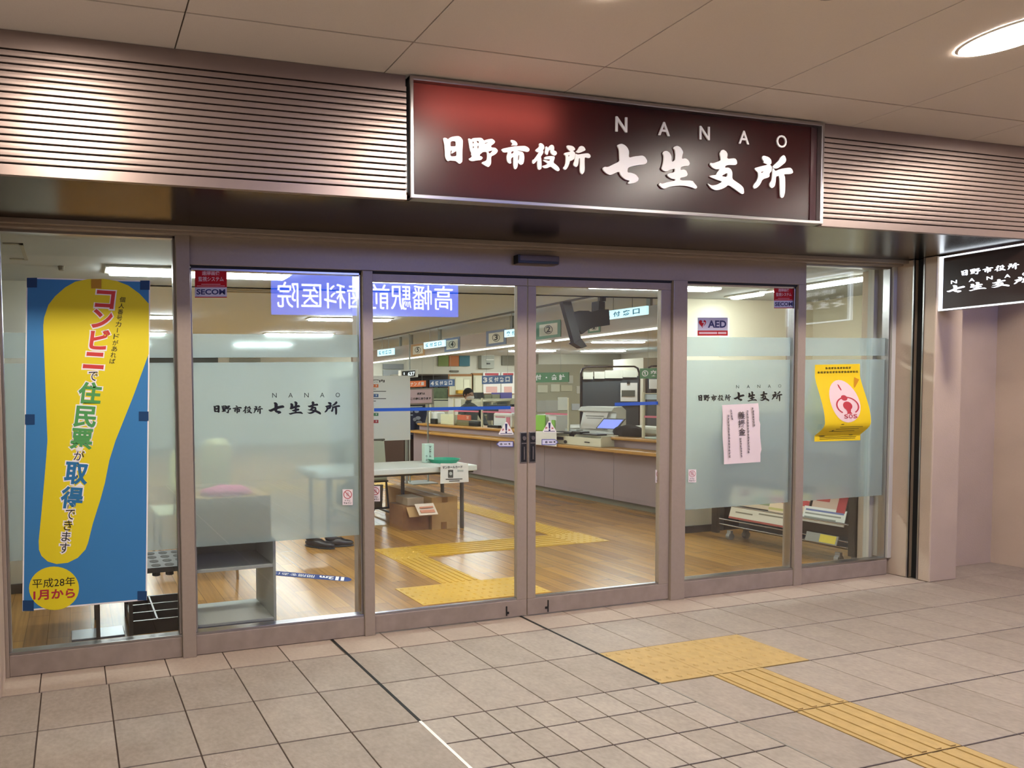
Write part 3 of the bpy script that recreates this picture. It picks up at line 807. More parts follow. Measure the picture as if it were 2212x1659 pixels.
def pchars(items, m, outline=True, bold=.03, nm='printed_character'):
    for ch, (x0, x1, y0, y1), Z in items:
        u0, v0 = Z(x0, y0); u1, v1 = Z(x1, y1)
        sl = (v1-v0)*.13
        if outline:
            w = bm_new(); pxtext(w, ch, u0-3, u1+3-sl, v0-2.5, v1+3.5, YP-.0008, .075, sl, rise=-(u1-u0)*.05)
            link('letter_outline', w, PWHITE, t)
        b = bm_new(); pxtext(b, ch, u0, u1-sl, v0, v1, YP-.0012, bold, sl, rise=-(u1-u0)*.05)
        link(nm, b, m, t)
pchars([('コ',(752,922,280,425),Z1),('ン',(722,905,430,582),Z1),('ビ',(705,885,592,752),Z1),('ニ',(658,840,772,905),Z1)], RED, bold=.035)
pchars([('住',(612,820,1008,1182),Z1),('民',(578,780,1200,1372),Z1),('票',(548,750,1378,1548),Z1)], GREEN, bold=.032)
pchars([('取',(502,715,-12,168),Z2),('得',(472,672,182,360),Z2)], DBLUE, bold=.032)
pchars([('で',(698,782,928,1002),Z1),('が',(583,677,1560,1636),Z1),('で',(515,602,368,448),Z2),('き',(503,580,455,535),Z2),('ま',(487,566,545,622),Z2),('す',(470,556,635,715),Z2)], INK, bold=.004)
s = '個人番号カードがあれば'
its = []
for i, ch in enumerate(s):
    f_ = i/(len(s)-1); cx, cy = 975-f_*80, 357+f_*490
    if ch == 'ー': its.append(('｜', (cx-5, cx+5, cy-18, cy+18), Z1)); continue
    k = 20 if ch == 'ー' else 25
    its.append((ch, (cx-k, cx+k, cy-21, cy+21), Z1))
pchars(its, INK, outline=False, bold=.006)
b = bm_new(); pxtext(b, '平成28年', *[Z2(258, 0)[0], Z2(598, 0)[0]], Z2(0, 925)[1], Z2(0, 1000)[1], YP-.0012, .0, rise=6); link('lettering', b, INK, t)
b = bm_new(); pxtext(b, '1月から', *[Z2(266, 0)[0], Z2(597, 0)[0]], Z2(0, 1014)[1], Z2(0, 1096)[1], YP-.0012, .03, rise=5); link('lettering', b, DRED, t)
TAPE = mat('dark blue tape', '#0f3c66', rough=.5)
tapes = [(58,80,600,621),(303,323,606,626),(54,75,895,917),(300,321,889,909),(49,73,1297,1320),(297,317,1277,1297)]
for u0, u1, v0, v1 in tapes:
    b = bm_new(); pxsheet(b, u0, u1, v0, v1, YP-.0018, .0008); link('tape', b, TAPE, t)
b = bm_new(); pxsheet(b, 197, 219, 603, 623, YP-.0022, .0006); link('tape', b, mat('ochre tape', '#b5831a', rough=.5), t, label='ochre tape over the top edge')

YK = .1872
def sticker(name, label, cat, u0, u1, v0, v1, m, group=None, y=YK):
    o = thing(name, label, cat, at((u0+u1)/2, v1, 'y', y), group)
    b = bm_new(); pxsheet(b, u0, u1, v0, v1, y, .0005); link('backing', b, m, o)
    return o
SRED = mat('sticker red', '#b3121c', rough=.6, spec=.2); SWH = mat('sticker white', '#c9c7d2', rough=.45)
# security stickers
for (u0, u1, v0, v1), lab, full in (((421, 490, 577, 643), 'red and white security sticker in the window just left of the doors', True), ((1672, 1714, 617, 666), 'red and white security sticker in the window right of the doors, cut by the post', False)):
    o = sticker('security_sticker', lab, 'sticker', u0, u1, v0, v1, SWH, 'security stickers')
    w, h = u1-u0, v1-v0
    b = bm_new(); pxsheet(b, u0, u1, v0, v0+h*.66, YK-.0004, .0003); pxsheet(b, u0, u1, v1-h*.03, v1, YK-.0004, .0003); link('red_field', b, SRED, o)
    b = bm_new()
    pxtext(b, '遠隔画像', u0+w*.22, u0+w*.78, v0+h*.13, v0+h*.27, YK-.0007, .02); pxtext(b, '監視システム', u0+w*.11, u0+w*.9, v0+h*.31, v0+h*.47, YK-.0007, .02)
    pxsheet(b, u0+w*.2, u0+w*.8, v0+h*.555, v0+h*.57, YK-.0007, .0002); pxsheet(b, u0+w*.06, u0+w*.94, v0+h*.61, v0+h*.625, YK-.0007, .0002)
    link('lettering', b, mat('sticker pale print', '#d8b3b6', rough=.5), o)
    b = bm_new(); pxtext(b, 'SECOM', u0+w*.05, u0+w*.95, v0+h*.72, v0+h*.9, YK-.0007, .03); link('lettering', b, NAVY, o)
o = sticker('defibrillator_sticker', 'white and red AED sticker with a heart in the window right of the doors', 'sticker', 1507, 1572, 686, 725, SWH)
b = bm_new(); pxsheet(b, 1507, 1572, 714, 725, YK-.0004, .0003); link('red_strip', b, SRED, o)
b = bm_new(); pxtext(b, 'AED', 1529, 1569, 692, 708, YK-.0007, .035); link('lettering', b, NAVY, o)
b = bm_new(); pxsheet(b, 1510, 1549, 717, 721.5, YK-.0007, .0002); pxsheet(b, 1551, 1569, 717, 721.5, YK-.0007, .0002); link('lettering', b, MATS['sticker pale print'], o)
b = bm_new()
hp = []
for a in range(24):
    q = 2*math.pi*a/24; hx = 16*math.sin(q)**3; hy = 13*math.cos(q)-5*math.cos(2*q)-2*math.cos(3*q)-math.cos(4*q)
    hp.append((1517.5+hx*.5, 698.5-hy*.6))
pxpoly(b, hp, YK-.0007); link('heart', b, SRED, o)
b = bm_new(); pxpoly(b, [(1519, 690), (1516, 697), (1521, 698), (1517, 706), (1518.5, 706), (1524, 696.5), (1519, 695.5), (1521, 691)], YK-.001); link('lightning_bolt', b, SWH, o)
# no-touching stickers
def hand_sticker(u0, u1, v0, v1, lab, pale=False):
    o = sticker('no_touch_sticker', lab, 'sticker', u0, u1, v0, v1, mat('sticker cream', '#e9dcd9', rough=.5), 'small no-touch stickers on the glass')
    w, h = u1-u0, v1-v0; cx, cy, r0 = (u0+u1)/2, v0+h*.33, w*.42
    rm = mat('pale sign red', '#c08a88', rough=.5) if pale else mat('sign red', '#b04a48', rough=.5)
    b = bm_new(); n = 24
    for i in range(n):
        a0, a1 = 2*math.pi*i/n, 2*math.pi*(i+1)/n
        pxpoly(b, [(cx+r*math.cos(a), cy+r*1.02*math.sin(a)) for r, a in ((r0, a0), (r0, a1), (r0*.82, a1), (r0*.82, a0))], YK-.0007)
    d = r0*.7
    pxpoly(b, [(cx-d, cy-d+1), (cx-d+1.2, cy-d), (cx+d, cy+d-1), (cx+d-1.2, cy+d)], YK-.0009)
    link('prohibition_ring', b, rm, o)
    b = bm_new()
    pxpoly(b, [(cx-2.5, cy+4), (cx-4, cy), (cx-3, cy-3), (cx-2, cy-5), (cx+2, cy-5), (cx+3.2, cy-2), (cx+2.5, cy+4)], YK-.0005)
    link('hand', b, mat('pale hand print', '#cdb4b2', rough=.5), o)
    b = bm_new(); pxtext(b, 'ドアに', cx-w*.28, cx+w*.28, v0+h*.66, v0+h*.77, YK-.0007, .02); pxtext(b, 'ちゅうい', cx-w*.38, cx+w*.38, v0+h*.81, v0+h*.93, YK-.0007, .03)
    link('lettering', b, INK, o)
hand_sticker(740, 762, 1057, 1091, 'small no-touch sticker on the frosted window left of the doors')
hand_sticker(801, 821, 1050, 1083, 'small no-touch sticker at the left edge of the left sliding door')
hand_sticker(1416, 1434, 1015, 1043, 'small no-touch sticker at the right edge of the right sliding door', True)
hand_sticker(1487, 1504, 1014, 1042, 'small faded no-touch sticker on the frosted window right of the doors', True)
# caution triangles and arrows
for (cx, v0, v1, hw), lab in (((1093.5, 912, 939, 16.5), 'white caution triangle with a blue exclamation mark on the left sliding door'), ((1187, 910, 934, 15), 'white caution triangle with a blue exclamation mark on the right sliding door')):
    o = thing('caution_triangle', lab, 'sticker', at(cx, v1, 'y', YK), 'caution triangles on the doors')
    b = bm_new(); pxpoly(b, [(cx-hw, v1-2), (cx-hw+1, v1), (cx+hw-1, v1), (cx+hw, v1-2), (cx+2, v0), (cx-2, v0)], YK); link('backing', b, PWHITE, o)
    b = bm_new(); h = v1-v0
    pxpoly(b, [(cx-2.6, v0+h*.12), (cx+2.6, v0+h*.12), (cx+1.4, v0+h*.68), (cx-1.4, v0+h*.68)], YK-.0005); pxpoly(b, [(cx+2.2*math.cos(a*.785), v0+h*.8+2.2*math.sin(a*.785)) for a in range(8)], YK-.0005)
    pxpoly(b, [(cx-hw*.75, v1-3.2), (cx-hw*.8, v1-2), (cx+hw*.8, v1-2), (cx+hw*.75, v1-3.2)], YK-.0004)
    link('exclamation_mark', b, NAVY, o)
    b = bm_new(); pxtext(b, '注', cx-9.5, cx-4, v0+h*.5, v0+h*.72, YK-.0005, .04); link('lettering', b, SRED, o)
    b = bm_new(); pxtext(b, '意', cx+4, cx+9.5, v0+h*.5, v0+h*.72, YK-.0005, .04); link('lettering', b, SRED, o)
LAV = mat('sticker lavender', '#d6d3e6', rough=.5)
for u0, u1, v0, v1, sg, lab in ((1072, 1109, 953, 965.5, -1, 'small blue edged arrow sticker pointing left on the left sliding door'), (1170, 1206, 948.5, 961.5, 1, 'small blue edged arrow sticker pointing right on the right sliding door')):
    o = thing('arrow_sticker', lab, 'sticker', at((u0+u1)/2, v1, 'y', YK), 'arrow stickers on the doors')
    def ar(k):
        if sg < 0: return [(u0+k*1.4, (v0+v1)/2), (u0+7, v0+k), (u1-k, v0+k), (u1-k, v1-k), (u0+7, v1-k)]
        return [(u0+k, v0+k), (u1-7, v0+k), (u1-k*1.4, (v0+v1)/2), (u1-7, v1-k), (u0+k, v1-k)]
    b = bm_new(); pxpoly(b, ar(0), YK); link('blue_edge', b, mat('sticker blue', '#49529c', rough=.5), o)
    b = bm_new(); pxpoly(b, ar(1.6), YK-.0004); link('arrow_field', b, LAV, o)
    b = bm_new(); cx = (u0+u1)/2; pxtext(b, '自', cx-10, cx-5.5, v0+4, v1-4, YK-.0008, .03); link('lettering', b, INK, o)
    b = bm_new(); pxtext(b, '動', cx+8, cx+12.5, v0+4, v1-4, YK-.0008, .03); pxsheet(b, cx-2, cx+5, v0+5.5, v1-5.5, YK-.0008, .0002)
    link('lettering', b, INK, o)
# blue collision tape on the door glass
BT = mat('blue safety tape', '#1f56b8', rough=.4)
for u0, u1, v0, v1, ri, lab in ((808, 1103, 882, 889, 5, 'long blue safety tape across the glass of the left sliding door'), (1328, 1427, 870, 877, 3, 'short blue safety tape across the glass of the right sliding door')):
    b = bm_new(); pxsheet(b, u0, u1, v0, v1, YK-.0002, .0004, rise=ri)
    tag(link('safety_tape', b, BT), lab, 'tape', 'blue tapes on the sliding doors')
# notice sheet
o = thing('notice', 'pale pink paper notice with vertical writing taped to the frosted window', 'notice', at(1600, 1003, 'y', YK))
b = bm_new()
n = 14; vs = []
for i in range(n+1):
    f_ = i/n; v = 875+128*f_; w = math.sin(f_*9)*1.2
    yy = YK-.002-.003*math.sin(f_*math.pi)-.002*(math.sin(f_*14)*.5+.5)*f_
    uL = 1559.5+4*f_+w*.6; uR = 1638+4*f_+(3 if .35 < f_ < .85 else 0)+w
    vs.append([b.verts.new(at(uL+(uR-uL)*k/4, v-4*(k/4)*(1-f_)-5*(k/4)*f_, 'y', yy-.0008*math.sin(k*1.3+i))) for k in range(5)])
for i in range(n):
    for k in range(4): b.faces.new((vs[i][k], vs[i+1][k], vs[i+1][k+1], vs[i][k+1]))
link('sheet', b, mat('pale pink paper', '#e4d3d0', rough=.7), o, smooth=True)
b = bm_new(); yn = YK-.0092
P = at(1594, 888, 'y', yn); vtext(b, '義援金', P, at(1609, 888, 'y', yn)-P, at(1596, 942, 'y', yn)-P, .01)
for u_, v_, w_, v2, n_ in ((1623, 880, 6, 922, 7), (1612, 886, 5.5, 980, 15), (1597, 946, 5, 988, 8), (1577, 885, 4.5, 908, 4), (1571, 896, 5, 990, 14)):
    P = at(u_, v_, 'y', yn); scribble(b, P, at(u_+w_, v_, 'y', yn)-P, at(u_+3, v2, 'y', yn)-P, n_)
link('lettering', b, mat('grey brown print', '#4a4040', rough=.6), o)
# yellow SOS poster, curling off the glass
o = thing('curled_poster', 'yellow SOS poster with a pink oval, curling off the rightmost window', 'poster', at(1810, 952, 'y', YK))
def curl(f_):   # distance from the glass along the height, 0 top .. 1 bottom
    if f_ < .15: return 0
    if f_ < .74: return .052*math.sin((f_-.15)/.59*math.pi/2)**1.3
    if f_ < .92: return .052*math.cos((f_-.74)/.18*math.pi/2)
    return 0
TL, TR, BL, BR = at(1760, 788, 'y', YK), at(1857, 786, 'y', YK), at(1759, 954, 'y', YK), at(1858, 951, 'y', YK)
def cp(s_, f_, e=0.):
    a = TL.lerp(TR, s_); c = BL.lerp(BR, s_); p_ = a.lerp(c, f_)
    # paper is longer than the window height it spans: the fold drops lower before returning
    dz = -.010*math.sin(min(1, max(0, (f_-.15)/.77))*math.pi)
    return Vector((p_.x, YK-.001-curl(f_)-e, p_.z+dz))
b = bm_new(); n, m_ = 40, 6
g_ = [[b.verts.new(cp(k/m_, i/n)) for k in range(m_+1)] for i in range(n+1)]
for i in range(n):
    for k in range(m_): b.faces.new((g_[i][k], g_[i+1][k], g_[i+1][k+1], g_[i][k+1]))
link('sheet', b, mat('strong yellow paper', '#f3cf10', rough=.6), o, smooth=True)
b = bm_new(); ct = (.5, .47)
c0 = b.verts.new(cp(*ct, .001)); prev = None
rings = []
for rr in (.33, .66, 1.0):
    rings.append([b.verts.new(cp(ct[0]+.32*rr*math.cos(a*math.pi/16), ct[1]+.27*rr*math.sin(a*math.pi/16), .0012)) for a in range(32)])
for a in range(32):
    b.faces.new((c0, rings[0][a], rings[0][(a+1) % 32]))
    for q in range(2): b.faces.new((rings[q][a], rings[q+1][a], rings[q+1][(a+1) % 32], rings[q][(a+1) % 32]))
link('pink_oval', b, mat('pale pink print', '#f0d3cf', rough=.6), o)
def cpoly(bm, pts, e=.002): bm.faces.new([bm.verts.new(cp(s_, f_, e)) for s_, f_ in pts])
def cell(bm, cx, cy, rx, ry, e=.002): cpoly(bm, [(cx+rx*math.cos(a*math.pi/8), cy+ry*math.sin(a*math.pi/8)) for a in range(16)], e)
b = bm_new()
cell(b, .50, .42, .07, .035); cell(b, .53, .52, .10, .055); cpoly(b, [(.47, .555), (.59, .555), (.57, .60), (.60, .625), (.48, .625), (.50, .60)])
cpoly(b, [(.44, .25), (.47, .26), (.50, .32), (.48, .33), (.45, .29)])
link('emblem', b, mat('emblem red', '#c23a44', rough=.6), o); b = bm_new()
for i in range(22):
    a0 = 2*math.pi*(i/22)*.8-math.pi*.5+math.pi*.2+math.pi; a1 = 2*math.pi*((i+1)/22)*.8-math.pi*.5+math.pi*.2+math.pi
    q = lambda a, r_: (.53+.25*r_*math.cos(a), .52+.115*r_*math.sin(a))
    cpoly(b, [q(a0, 1), q(a1, 1), q(a1, .87), q(a0, .87)])
link('emblem_ring', b, mat('emblem red', '#c23a44', rough=.6), o)
b = bm_new()
for k, ch in enumerate('SOS'):
    vs, fs = text_geo(ch, .01); X0 = min(p[0] for p in vs); X1 = max(p[0] for p in vs); Y0 = min(p[1] for p in vs); Y1 = max(p[1] for p in vs)
    nv = [b.verts.new(cp(.41+.10*k+.085*(p[0]-X0)/(X1-X0), .685-.055*(p[1]-Y0)/(Y1-Y0), .003)) for p in vs]
    for f in fs:
        try: b.faces.new([nv[i] for i in f])
        except ValueError: pass
link('lettering', b, MATS['emblem red'], o)
b = bm_new()
cpoly(b, [(.86, .17), (.96, .20), (.82, .29), (.79, .30)], .0015)
link('orange_mark', b, mat('orange print', '#d08a10', rough=.6), o)
b = bm_new()
for n_, x0, x1, f0, f1 in ((9, .22, .80, .035, .062), (14, .05, .96, .088, .115)):
    for k in range(n_):
        w_ = (x1-x0)/n_; xa = x0+w_*k
        for q in range(3):
            y_ = f0+(f1-f0)*(q+.15)/3; cpoly(b, [(xa+w_*.08, y_), (xa+w_*(.7+.2*((k*7+q*5) % 3)/2), y_), (xa+w_*(.7+.2*((k*7+q*5) % 3)/2), y_+.005), (xa+w_*.08, y_+.005)], .0015)
        xq = xa+w_*(.25+.3*((k*5) % 3)/2); cpoly(b, [(xq, f0), (xq+w_*.13, f0), (xq+w_*.13, f1), (xq, f1)], .0016)
for f_, a_, c_ in ((.80, .35, .85), (.83, .3, .8), (.86, .2, .75), (.945, .1, .9), (.965, .1, .88)): cpoly(b, [(a_, f_), (c_, f_), (c_, f_+.006), (a_, f_+.006)], .0015)
cpoly(b, [(.36, .76), (.42, .76), (.28, .86), (.24, .86)], .0015); cell(b, .15, .93, .07, .006, .0015); cell(b, .78, .925, .05, .005, .0015)
link('fine_print', b, mat('dark olive print', '#3a3208', rough=.6), o)
# ================================================================== INTERIOR LIGHTS
TUBE = emat('fluorescent diffuser', '#f0fbfa', L_TUBE)
HOUS = mat('light housing', '#cfcdc2', rough=.5)
TUBE_FRONT = emat('vestibule diffuser', '#f0fbfa', L_TUBE*.55)
def fixture(x, y, z, L, lab, ay=False, w=.11):
    t = thing('ceiling_light', lab, 'ceiling light', (x, y, z-.03), 'strip lights on the office ceiling')
    hx, hy = (w/2, L/2) if ay else (L/2, w/2)
    b = bm_new(); box(b, x-hx-.03, x+hx+.03, y-hy-.03, y+hy+.03, z-.014, z-.001); link('housing', b, HOUS, t, bevel=.004)
    b = bm_new(); e = .016
    box(b, x-hx, x+hx, y-hy, y+hy, z-.034, z-.0145); link('diffuser', b, TUBE_FRONT if z == ZI else TUBE, t, bevel=.012)
fixture(.99, .92, ZI, 1.16, 'strip light nearest to the windows, above the left window and the poster', w=.13)
fixture(5.90, .64, ZI, .62, 'short strip light running away from the front behind the rightmost window', ay=True)
fixture(5.86, 1.14, ZI, .20, 'small end of a strip light behind the window right of the doors', ay=True, w=.08)
for x_, lab in ((2.79, 'added unseen strip light just inside the left sliding door, above the door head'), (4.6, 'added unseen strip light just inside, behind the head of the right window')):  # two unseen fittings added to brighten the space behind the doors
    fixture(x_, .92, ZI, 1.16, lab)
for (x, y, L), lab in (((.95, 4.57, 1.2), 'strip light of the second row seen beside the poster'), ((3.97, 4.57, 1.2), 'strip light below the mirrored blue clinic sign'),
        ((1.05, 6.36, 1.2), 'strip light of the third row seen low beside the poster'), ((3.98, 6.36, 1.2), 'strip light just above the upper frosted band left of the doors'),
        ((1.05, 8.2, 1.2), 'strip light of the fourth row on the left, mostly behind the frosted band'), ((3.98, 8.2, 1.2), 'strip light of the fourth row, behind the frosted band left of the doors'),
        ((11.92, 7.44, 1.32), 'bright strip light over the office right of the hanging screen'), ((14.15, 9.75, 1.35), 'far strip light over the office right of centre'),
        ((11.9, 9.75, 1.35), 'far strip light cut by the middle door stile'), ((8.2, 7.44, 1.2), 'strip light over the office hidden behind the numbered beam'), ((8.2, 4.2, 1.2), 'strip light over the nearest desks behind the counter'),
        ((11.9, 4.2, 1.2), 'strip light over the right part of the office'), ((7.9, 10.3, 1.2), 'small bright strip light seen above the lit window sign on the beam')):
    fixture(x, y, ZM, L, lab)
# ceiling details
b = bm_new(); box(b, 5.86, 5.90, 1.46, 11.5, ZM-.02, ZM-.0005); tag(link('ceiling_track', b, mat('dark track', '#4a443a', rough=.5)), 'long dark track on the ceiling along the counter', 'ceiling track')
b = bm_new()
for k in range(7): box(b, 1.62, 2.3, 2.3+.09*k, 2.33+.09*k, ZM-.008, ZM-.0005)
tag(link('air_grille', b, mat('grille beige', '#a49f8e', rough=.6)), 'slatted air grille on the ceiling above the left frosted window', 'air grille')
b = bm_new()
for a in (box,): pass
for x0, x1, y0, y1 in ((-.16, -.06, .43, .45), (-.16, -.06, .75, .77), (-.08, -.06, .43, .77)): box(b, x0, x1, y0, y1, ZI-.006, ZI-.0005)
tag(link('access_hatch', b, MATS['grille beige'], None), 'outline of an access hatch in the ceiling at the top left window corner', 'access hatch')
b = bm_new(); cyl(b, (.121, .91, ZI-.025), (.121, .91, ZI-.0005), .016, 12, .022)
tag(link('sprinkler_head', b, mat('dull brass', '#6b6353', rough=.4, metal=.6)), 'small dark sprinkler head on the ceiling above the poster', 'sprinkler')

# ================================================================== BEAM WITH WINDOW NUMBERS
t = thing('counter_beam', 'long hanging beam over the counter with a lit lower edge', 'beam', (6.15, 4.5, 1.94))
b = bm_new(); box(b, 6.14, 6.30, 1.55, 8.6, 1.955, 2.19); link('beam_body', b, mat('beam mauve grey', '#a39389', rough=.6), t)
b = bm_new(); box(b, 6.125, 6.145, 1.55, 3.35, 1.932, 1.954); box(b, 6.125, 6.145, 3.42, 8.6, 1.932, 1.954); link('light_strip', b, emat('beam light strip', '#f2fff4', .8), t)
for y in (2.25, 3.95, 4.15, 5.7, 6.5, 6.85):
    b = bm_new(); box(b, 6.2, 6.235, y-.02, y+.02, 2.19, ZM); link('hanger', b, mat('hanger grey', '#8b877c', rough=.6), t)
def plate_sign(n, u0, u1, v0, v1, colr, lab, rise):
    X = 6.137
    o = thing('window_number', lab, 'number sign', at((u0+u1)/2, v1, 'x', X), 'number plates on the beam')
    b = bm_new(); pxsheet(b, u0, u1, v0, v1, X-.004, .005, rise, 'x'); link('border', b, colr, o)
    b = bm_new(); w, h = u1-u0, v1-v0; pxsheet(b, u0+w*.13, u1-w*.13, v0+h*.16-rise*.13, v1-h*.16-rise*.13, X-.006, .001, rise*.74, 'x'); link('plate', b, mat('plate cream', '#d2cdbd', rough=.6), o)
    cx, cy = (u0+u1)/2, (v0+v1)/2-rise/2
    b = bm_new(); k = 20; r0 = h*.26
    for i in range(k):
        a0, a1 = 2*math.pi*i/k, 2*math.pi*(i+1)/k
        pxpoly(b, [(cx+r*math.cos(a)*.95, cy+r*math.sin(a)) for r, a in ((r0, a0), (r0, a1), (r0*.86, a1), (r0*.86, a0))], X-.008, 'x')
    pxtext(b, str(n), cx-w*.09, cx+w*.09, cy-h*.18, cy+h*.18, X-.0085, .03, 0, 'x', rise*.2); link('numeral', b, INK, o)
PB = mat('plate blue', '#5f6a86', rough=.5); PG = mat('plate green', '#4c7a58', rough=.5); PO = mat('plate orange', '#b08450', rough=.5)
plate_sign(5, 888, 917, 745, 771, PO, 'number 5 plate with an orange border on the beam', 4)
plate_sign(4, 960, 993, 732, 761, PB, 'blue grey bordered number plate right of the middle lit window sign', 5)
plate_sign(3, 1050, 1093, 716, 749, PB, 'blue grey bordered number plate just left of the middle door stile', 6)
plate_sign(2, 1158, 1211, 697, 734, PG, 'number 2 plate with a green border on the beam', 7)
plate_sign(1, 1270, 1296, 697, 720, PG, 'green bordered number plate on the beam partly behind the hanging screen', 3)
LCY = emat('lit cyan panel', '#c4f4ff', .32)
def lit_sign(s, u0, u1, v0, v1, rise, lab):
    X = 5.96
    o = thing('lit_window_sign', lab, 'lit sign', at((u0+u1)/2, v1, 'x', X), 'lit window signs hanging before the beam')
    b = bm_new(); pxsheet(b, u0, u1, v0, v1, X, .03, rise, 'x'); link('lit_panel', b, LCY, o, bevel=.006)
    b = bm_new(); w, h = u1-u0, v1-v0; n = len(s)
    for k, ch in enumerate(s):
        if ch == ' ': continue
        a = u0+w*(.09+.82*k/n); c = a+w*.82/n*.72; r_ = rise*(a-u0)/w
        pxtext(b, ch, a, c, v0+h*.22-r_, v1-h*.2-r_, X-.0012, .03, 0, 'x', rise*.18)
    link('lettering', b, mat('cyan print', '#2f9cc4', rough=.5), o)
    b = bm_new()
    for f_ in (.3, .7):
        p = at(u0+(u1-u0)*f_, v0-rise*f_, 'x', X+.015); cyl(b, p, (p.x, p.y, ZM-.0005), .004, 6)
    link('hanging_rod', b, GREY, o)
lit_sign('受付窓口', 815, 850, 756, 770, 4, 'farthest lit reception window sign at the left end of the beam')
lit_sign('受付窓口', 915, 960, 740, 754, 6, 'lit reception window sign between the number 5 and number 4 plates')
lit_sign('交付窓口', 1089, 1145, 713, 729, 6, 'lit window sign right of the number 3 plate, cut by the door stile')
lit_sign('受付窓口', 1294, 1397, 674, 693, 14, 'nearest and largest lit window sign, right of the black hanging screen')

# hanging screen seen from its side
t = thing('hanging_screen', 'black monitor hanging from the ceiling, seen from its side through the right door', 'monitor', (4.85, 1.9, 1.73))
b = bm_new(); yb = 1.95
def slab(bm, pts, y, th):
    A = [bm.verts.new(at(u, v, 'y', y)) for u, v in pts]; B = [bm.verts.new(at(u, v, 'y', y)+Vector((0, th, 0))) for u, v in pts]
    n = len(A); bm.faces.new(A); bm.faces.new(B[::-1])
    for i in range(n): bm.faces.new((A[i], B[i], B[(i+1) % n], A[(i+1) % n]))
slab(b, [(1215, 651), (1234, 650), (1256, 731), (1240, 741)], yb, .04); link('screen', b, BLACK, t, bevel=.004)
b = bm_new(); slab(b, [(1240, 741), (1256, 731), (1268, 748), (1258, 752)], yb, .06); link('lower_lip', b, BLACK, t)
b = bm_new(); slab(b, [(1240, 676), (1252, 671), (1272, 671), (1278, 674), (1295, 669), (1316, 668), (1318, 702), (1284, 707), (1272, 712), (1258, 722), (1250, 712)], yb+.03, .07); link('bracket', b, BLACK, t, bevel=.004)
b = bm_new(); slab(b, [(1294, 650), (1307, 652), (1307, 671), (1293, 671)], yb+.15, .08)
p = at(1300, 652, 'y', yb+.19); cyl(b, p, (p.x, p.y, ZM-.0005), .035, 12); link('ceiling_pole', b, BLACK, t)

# ================================================================== COUNTER
CY0, CY1 = 1.62, 6.33
t = thing('counter', 'long mauve reception counter with wooden edges running away from the doors', 'counter', (6.3, 4, 0))
MAUVE = mat('mauve laminate', '#968487', rough=.55, noise=.03, nscale=200)
WEDGE = mat('oak edge', '#b8883f', rough=.45, noise=.08, nscale=12)
WTOP = mat('pale counter top', '#c9bca2', rough=.4)
b = bm_new()
for k in range(5):
    y0 = CY0+(CY1-CY0)*k/5; box(b, 6.13, 6.16, y0+.002, y0+(CY1-CY0)/5-.002, .07, .615)
box(b, 6.16, 6.75, CY0, CY1, .07, .615); link('front_panel', b, MAUVE, t)
b = bm_new(); box(b, 6.165, 6.75, CY0, CY1, 0, .069); link('kick_plate', b, mat('olive grey kick', '#6f6c5c', rough=.4), t)
b = bm_new(); box(b, 6.0, 6.80, CY0, CY1, .616, .655); link('lower_top', b, WEDGE, t, bevel=.008)
for y0, y1 in ((CY0, 2.70), (3.64, CY1)):
    b = bm_new(); box(b, 6.25, 6.29, y0, y1, .656, .738); link('raised_panel', b, MAUVE, t)
    b = bm_new(); box(b, 6.20, 6.62, y0, y1, .739, .776); link('raised_top', b, WEDGE, t, bevel=.012)
b = bm_new(); box(b, 6.05, 6.5, 6.5, 7.3, 0, .72)
tag(link('end_cabinet', b, mat('dark brown panel', '#43302a', rough=.5)), 'dark brown low cabinet at the far end of the counter', 'cabinet')

# acrylic guards: posts with a pink strip
PINK = mat('pink strip', '#cf6f86', rough=.5); POST = mat('ivory post', '#cfcbb0', rough=.5); ACR = clear_plastic('acrylic sheet', '#e8f4f0', .03)
def guard(y0, y1, posts, lab, x=6.30, zb=.777, zt=1.2, top=True):
    t = thing('acrylic_guard', lab, 'guard screen', (x, (y0+y1)/2, zb), 'clear guard screens on the counter')
    b = bm_new(); box(b, x+.002, x+.006, y0, y1, zb+.05, zt); link('clear_sheet', b, ACR, t)
    for y in posts:
        b = bm_new(); box(b, x-.01, x+.012, y-.011, y+.011, zb, zt+.02); link('post', b, POST, t, bevel=.003)
    b = bm_new(); box(b, x-.004, x+.0015, y0, y1, 1.0, 1.022); link('pink_strip', b, PINK, t)
    if top:
        b = bm_new(); box(b, x-.002, x+.01, y0, y1, zt, zt+.008); link('top_edge', b, POST, t)
guard(1.9, 2.38, (2.37,), 'clear guard screen with ivory post and pink strip at the near end of the counter', zt=1.26)
guard(3.30, 3.66, (3.31,), 'clear guard screen with ivory post behind the right caution triangle', zb=.656, top=False)
guard(4.25, 4.84, (4.83,), 'clear guard screen with pink strip under the blue number 3 sign')
guard(4.9, 5.48, (5.47,), 'clear guard screen left of the person at the desk')
guard(5.6, 6.1, (6.08,), 'farthest clear guard screen with pink strip at the left end of the counter')

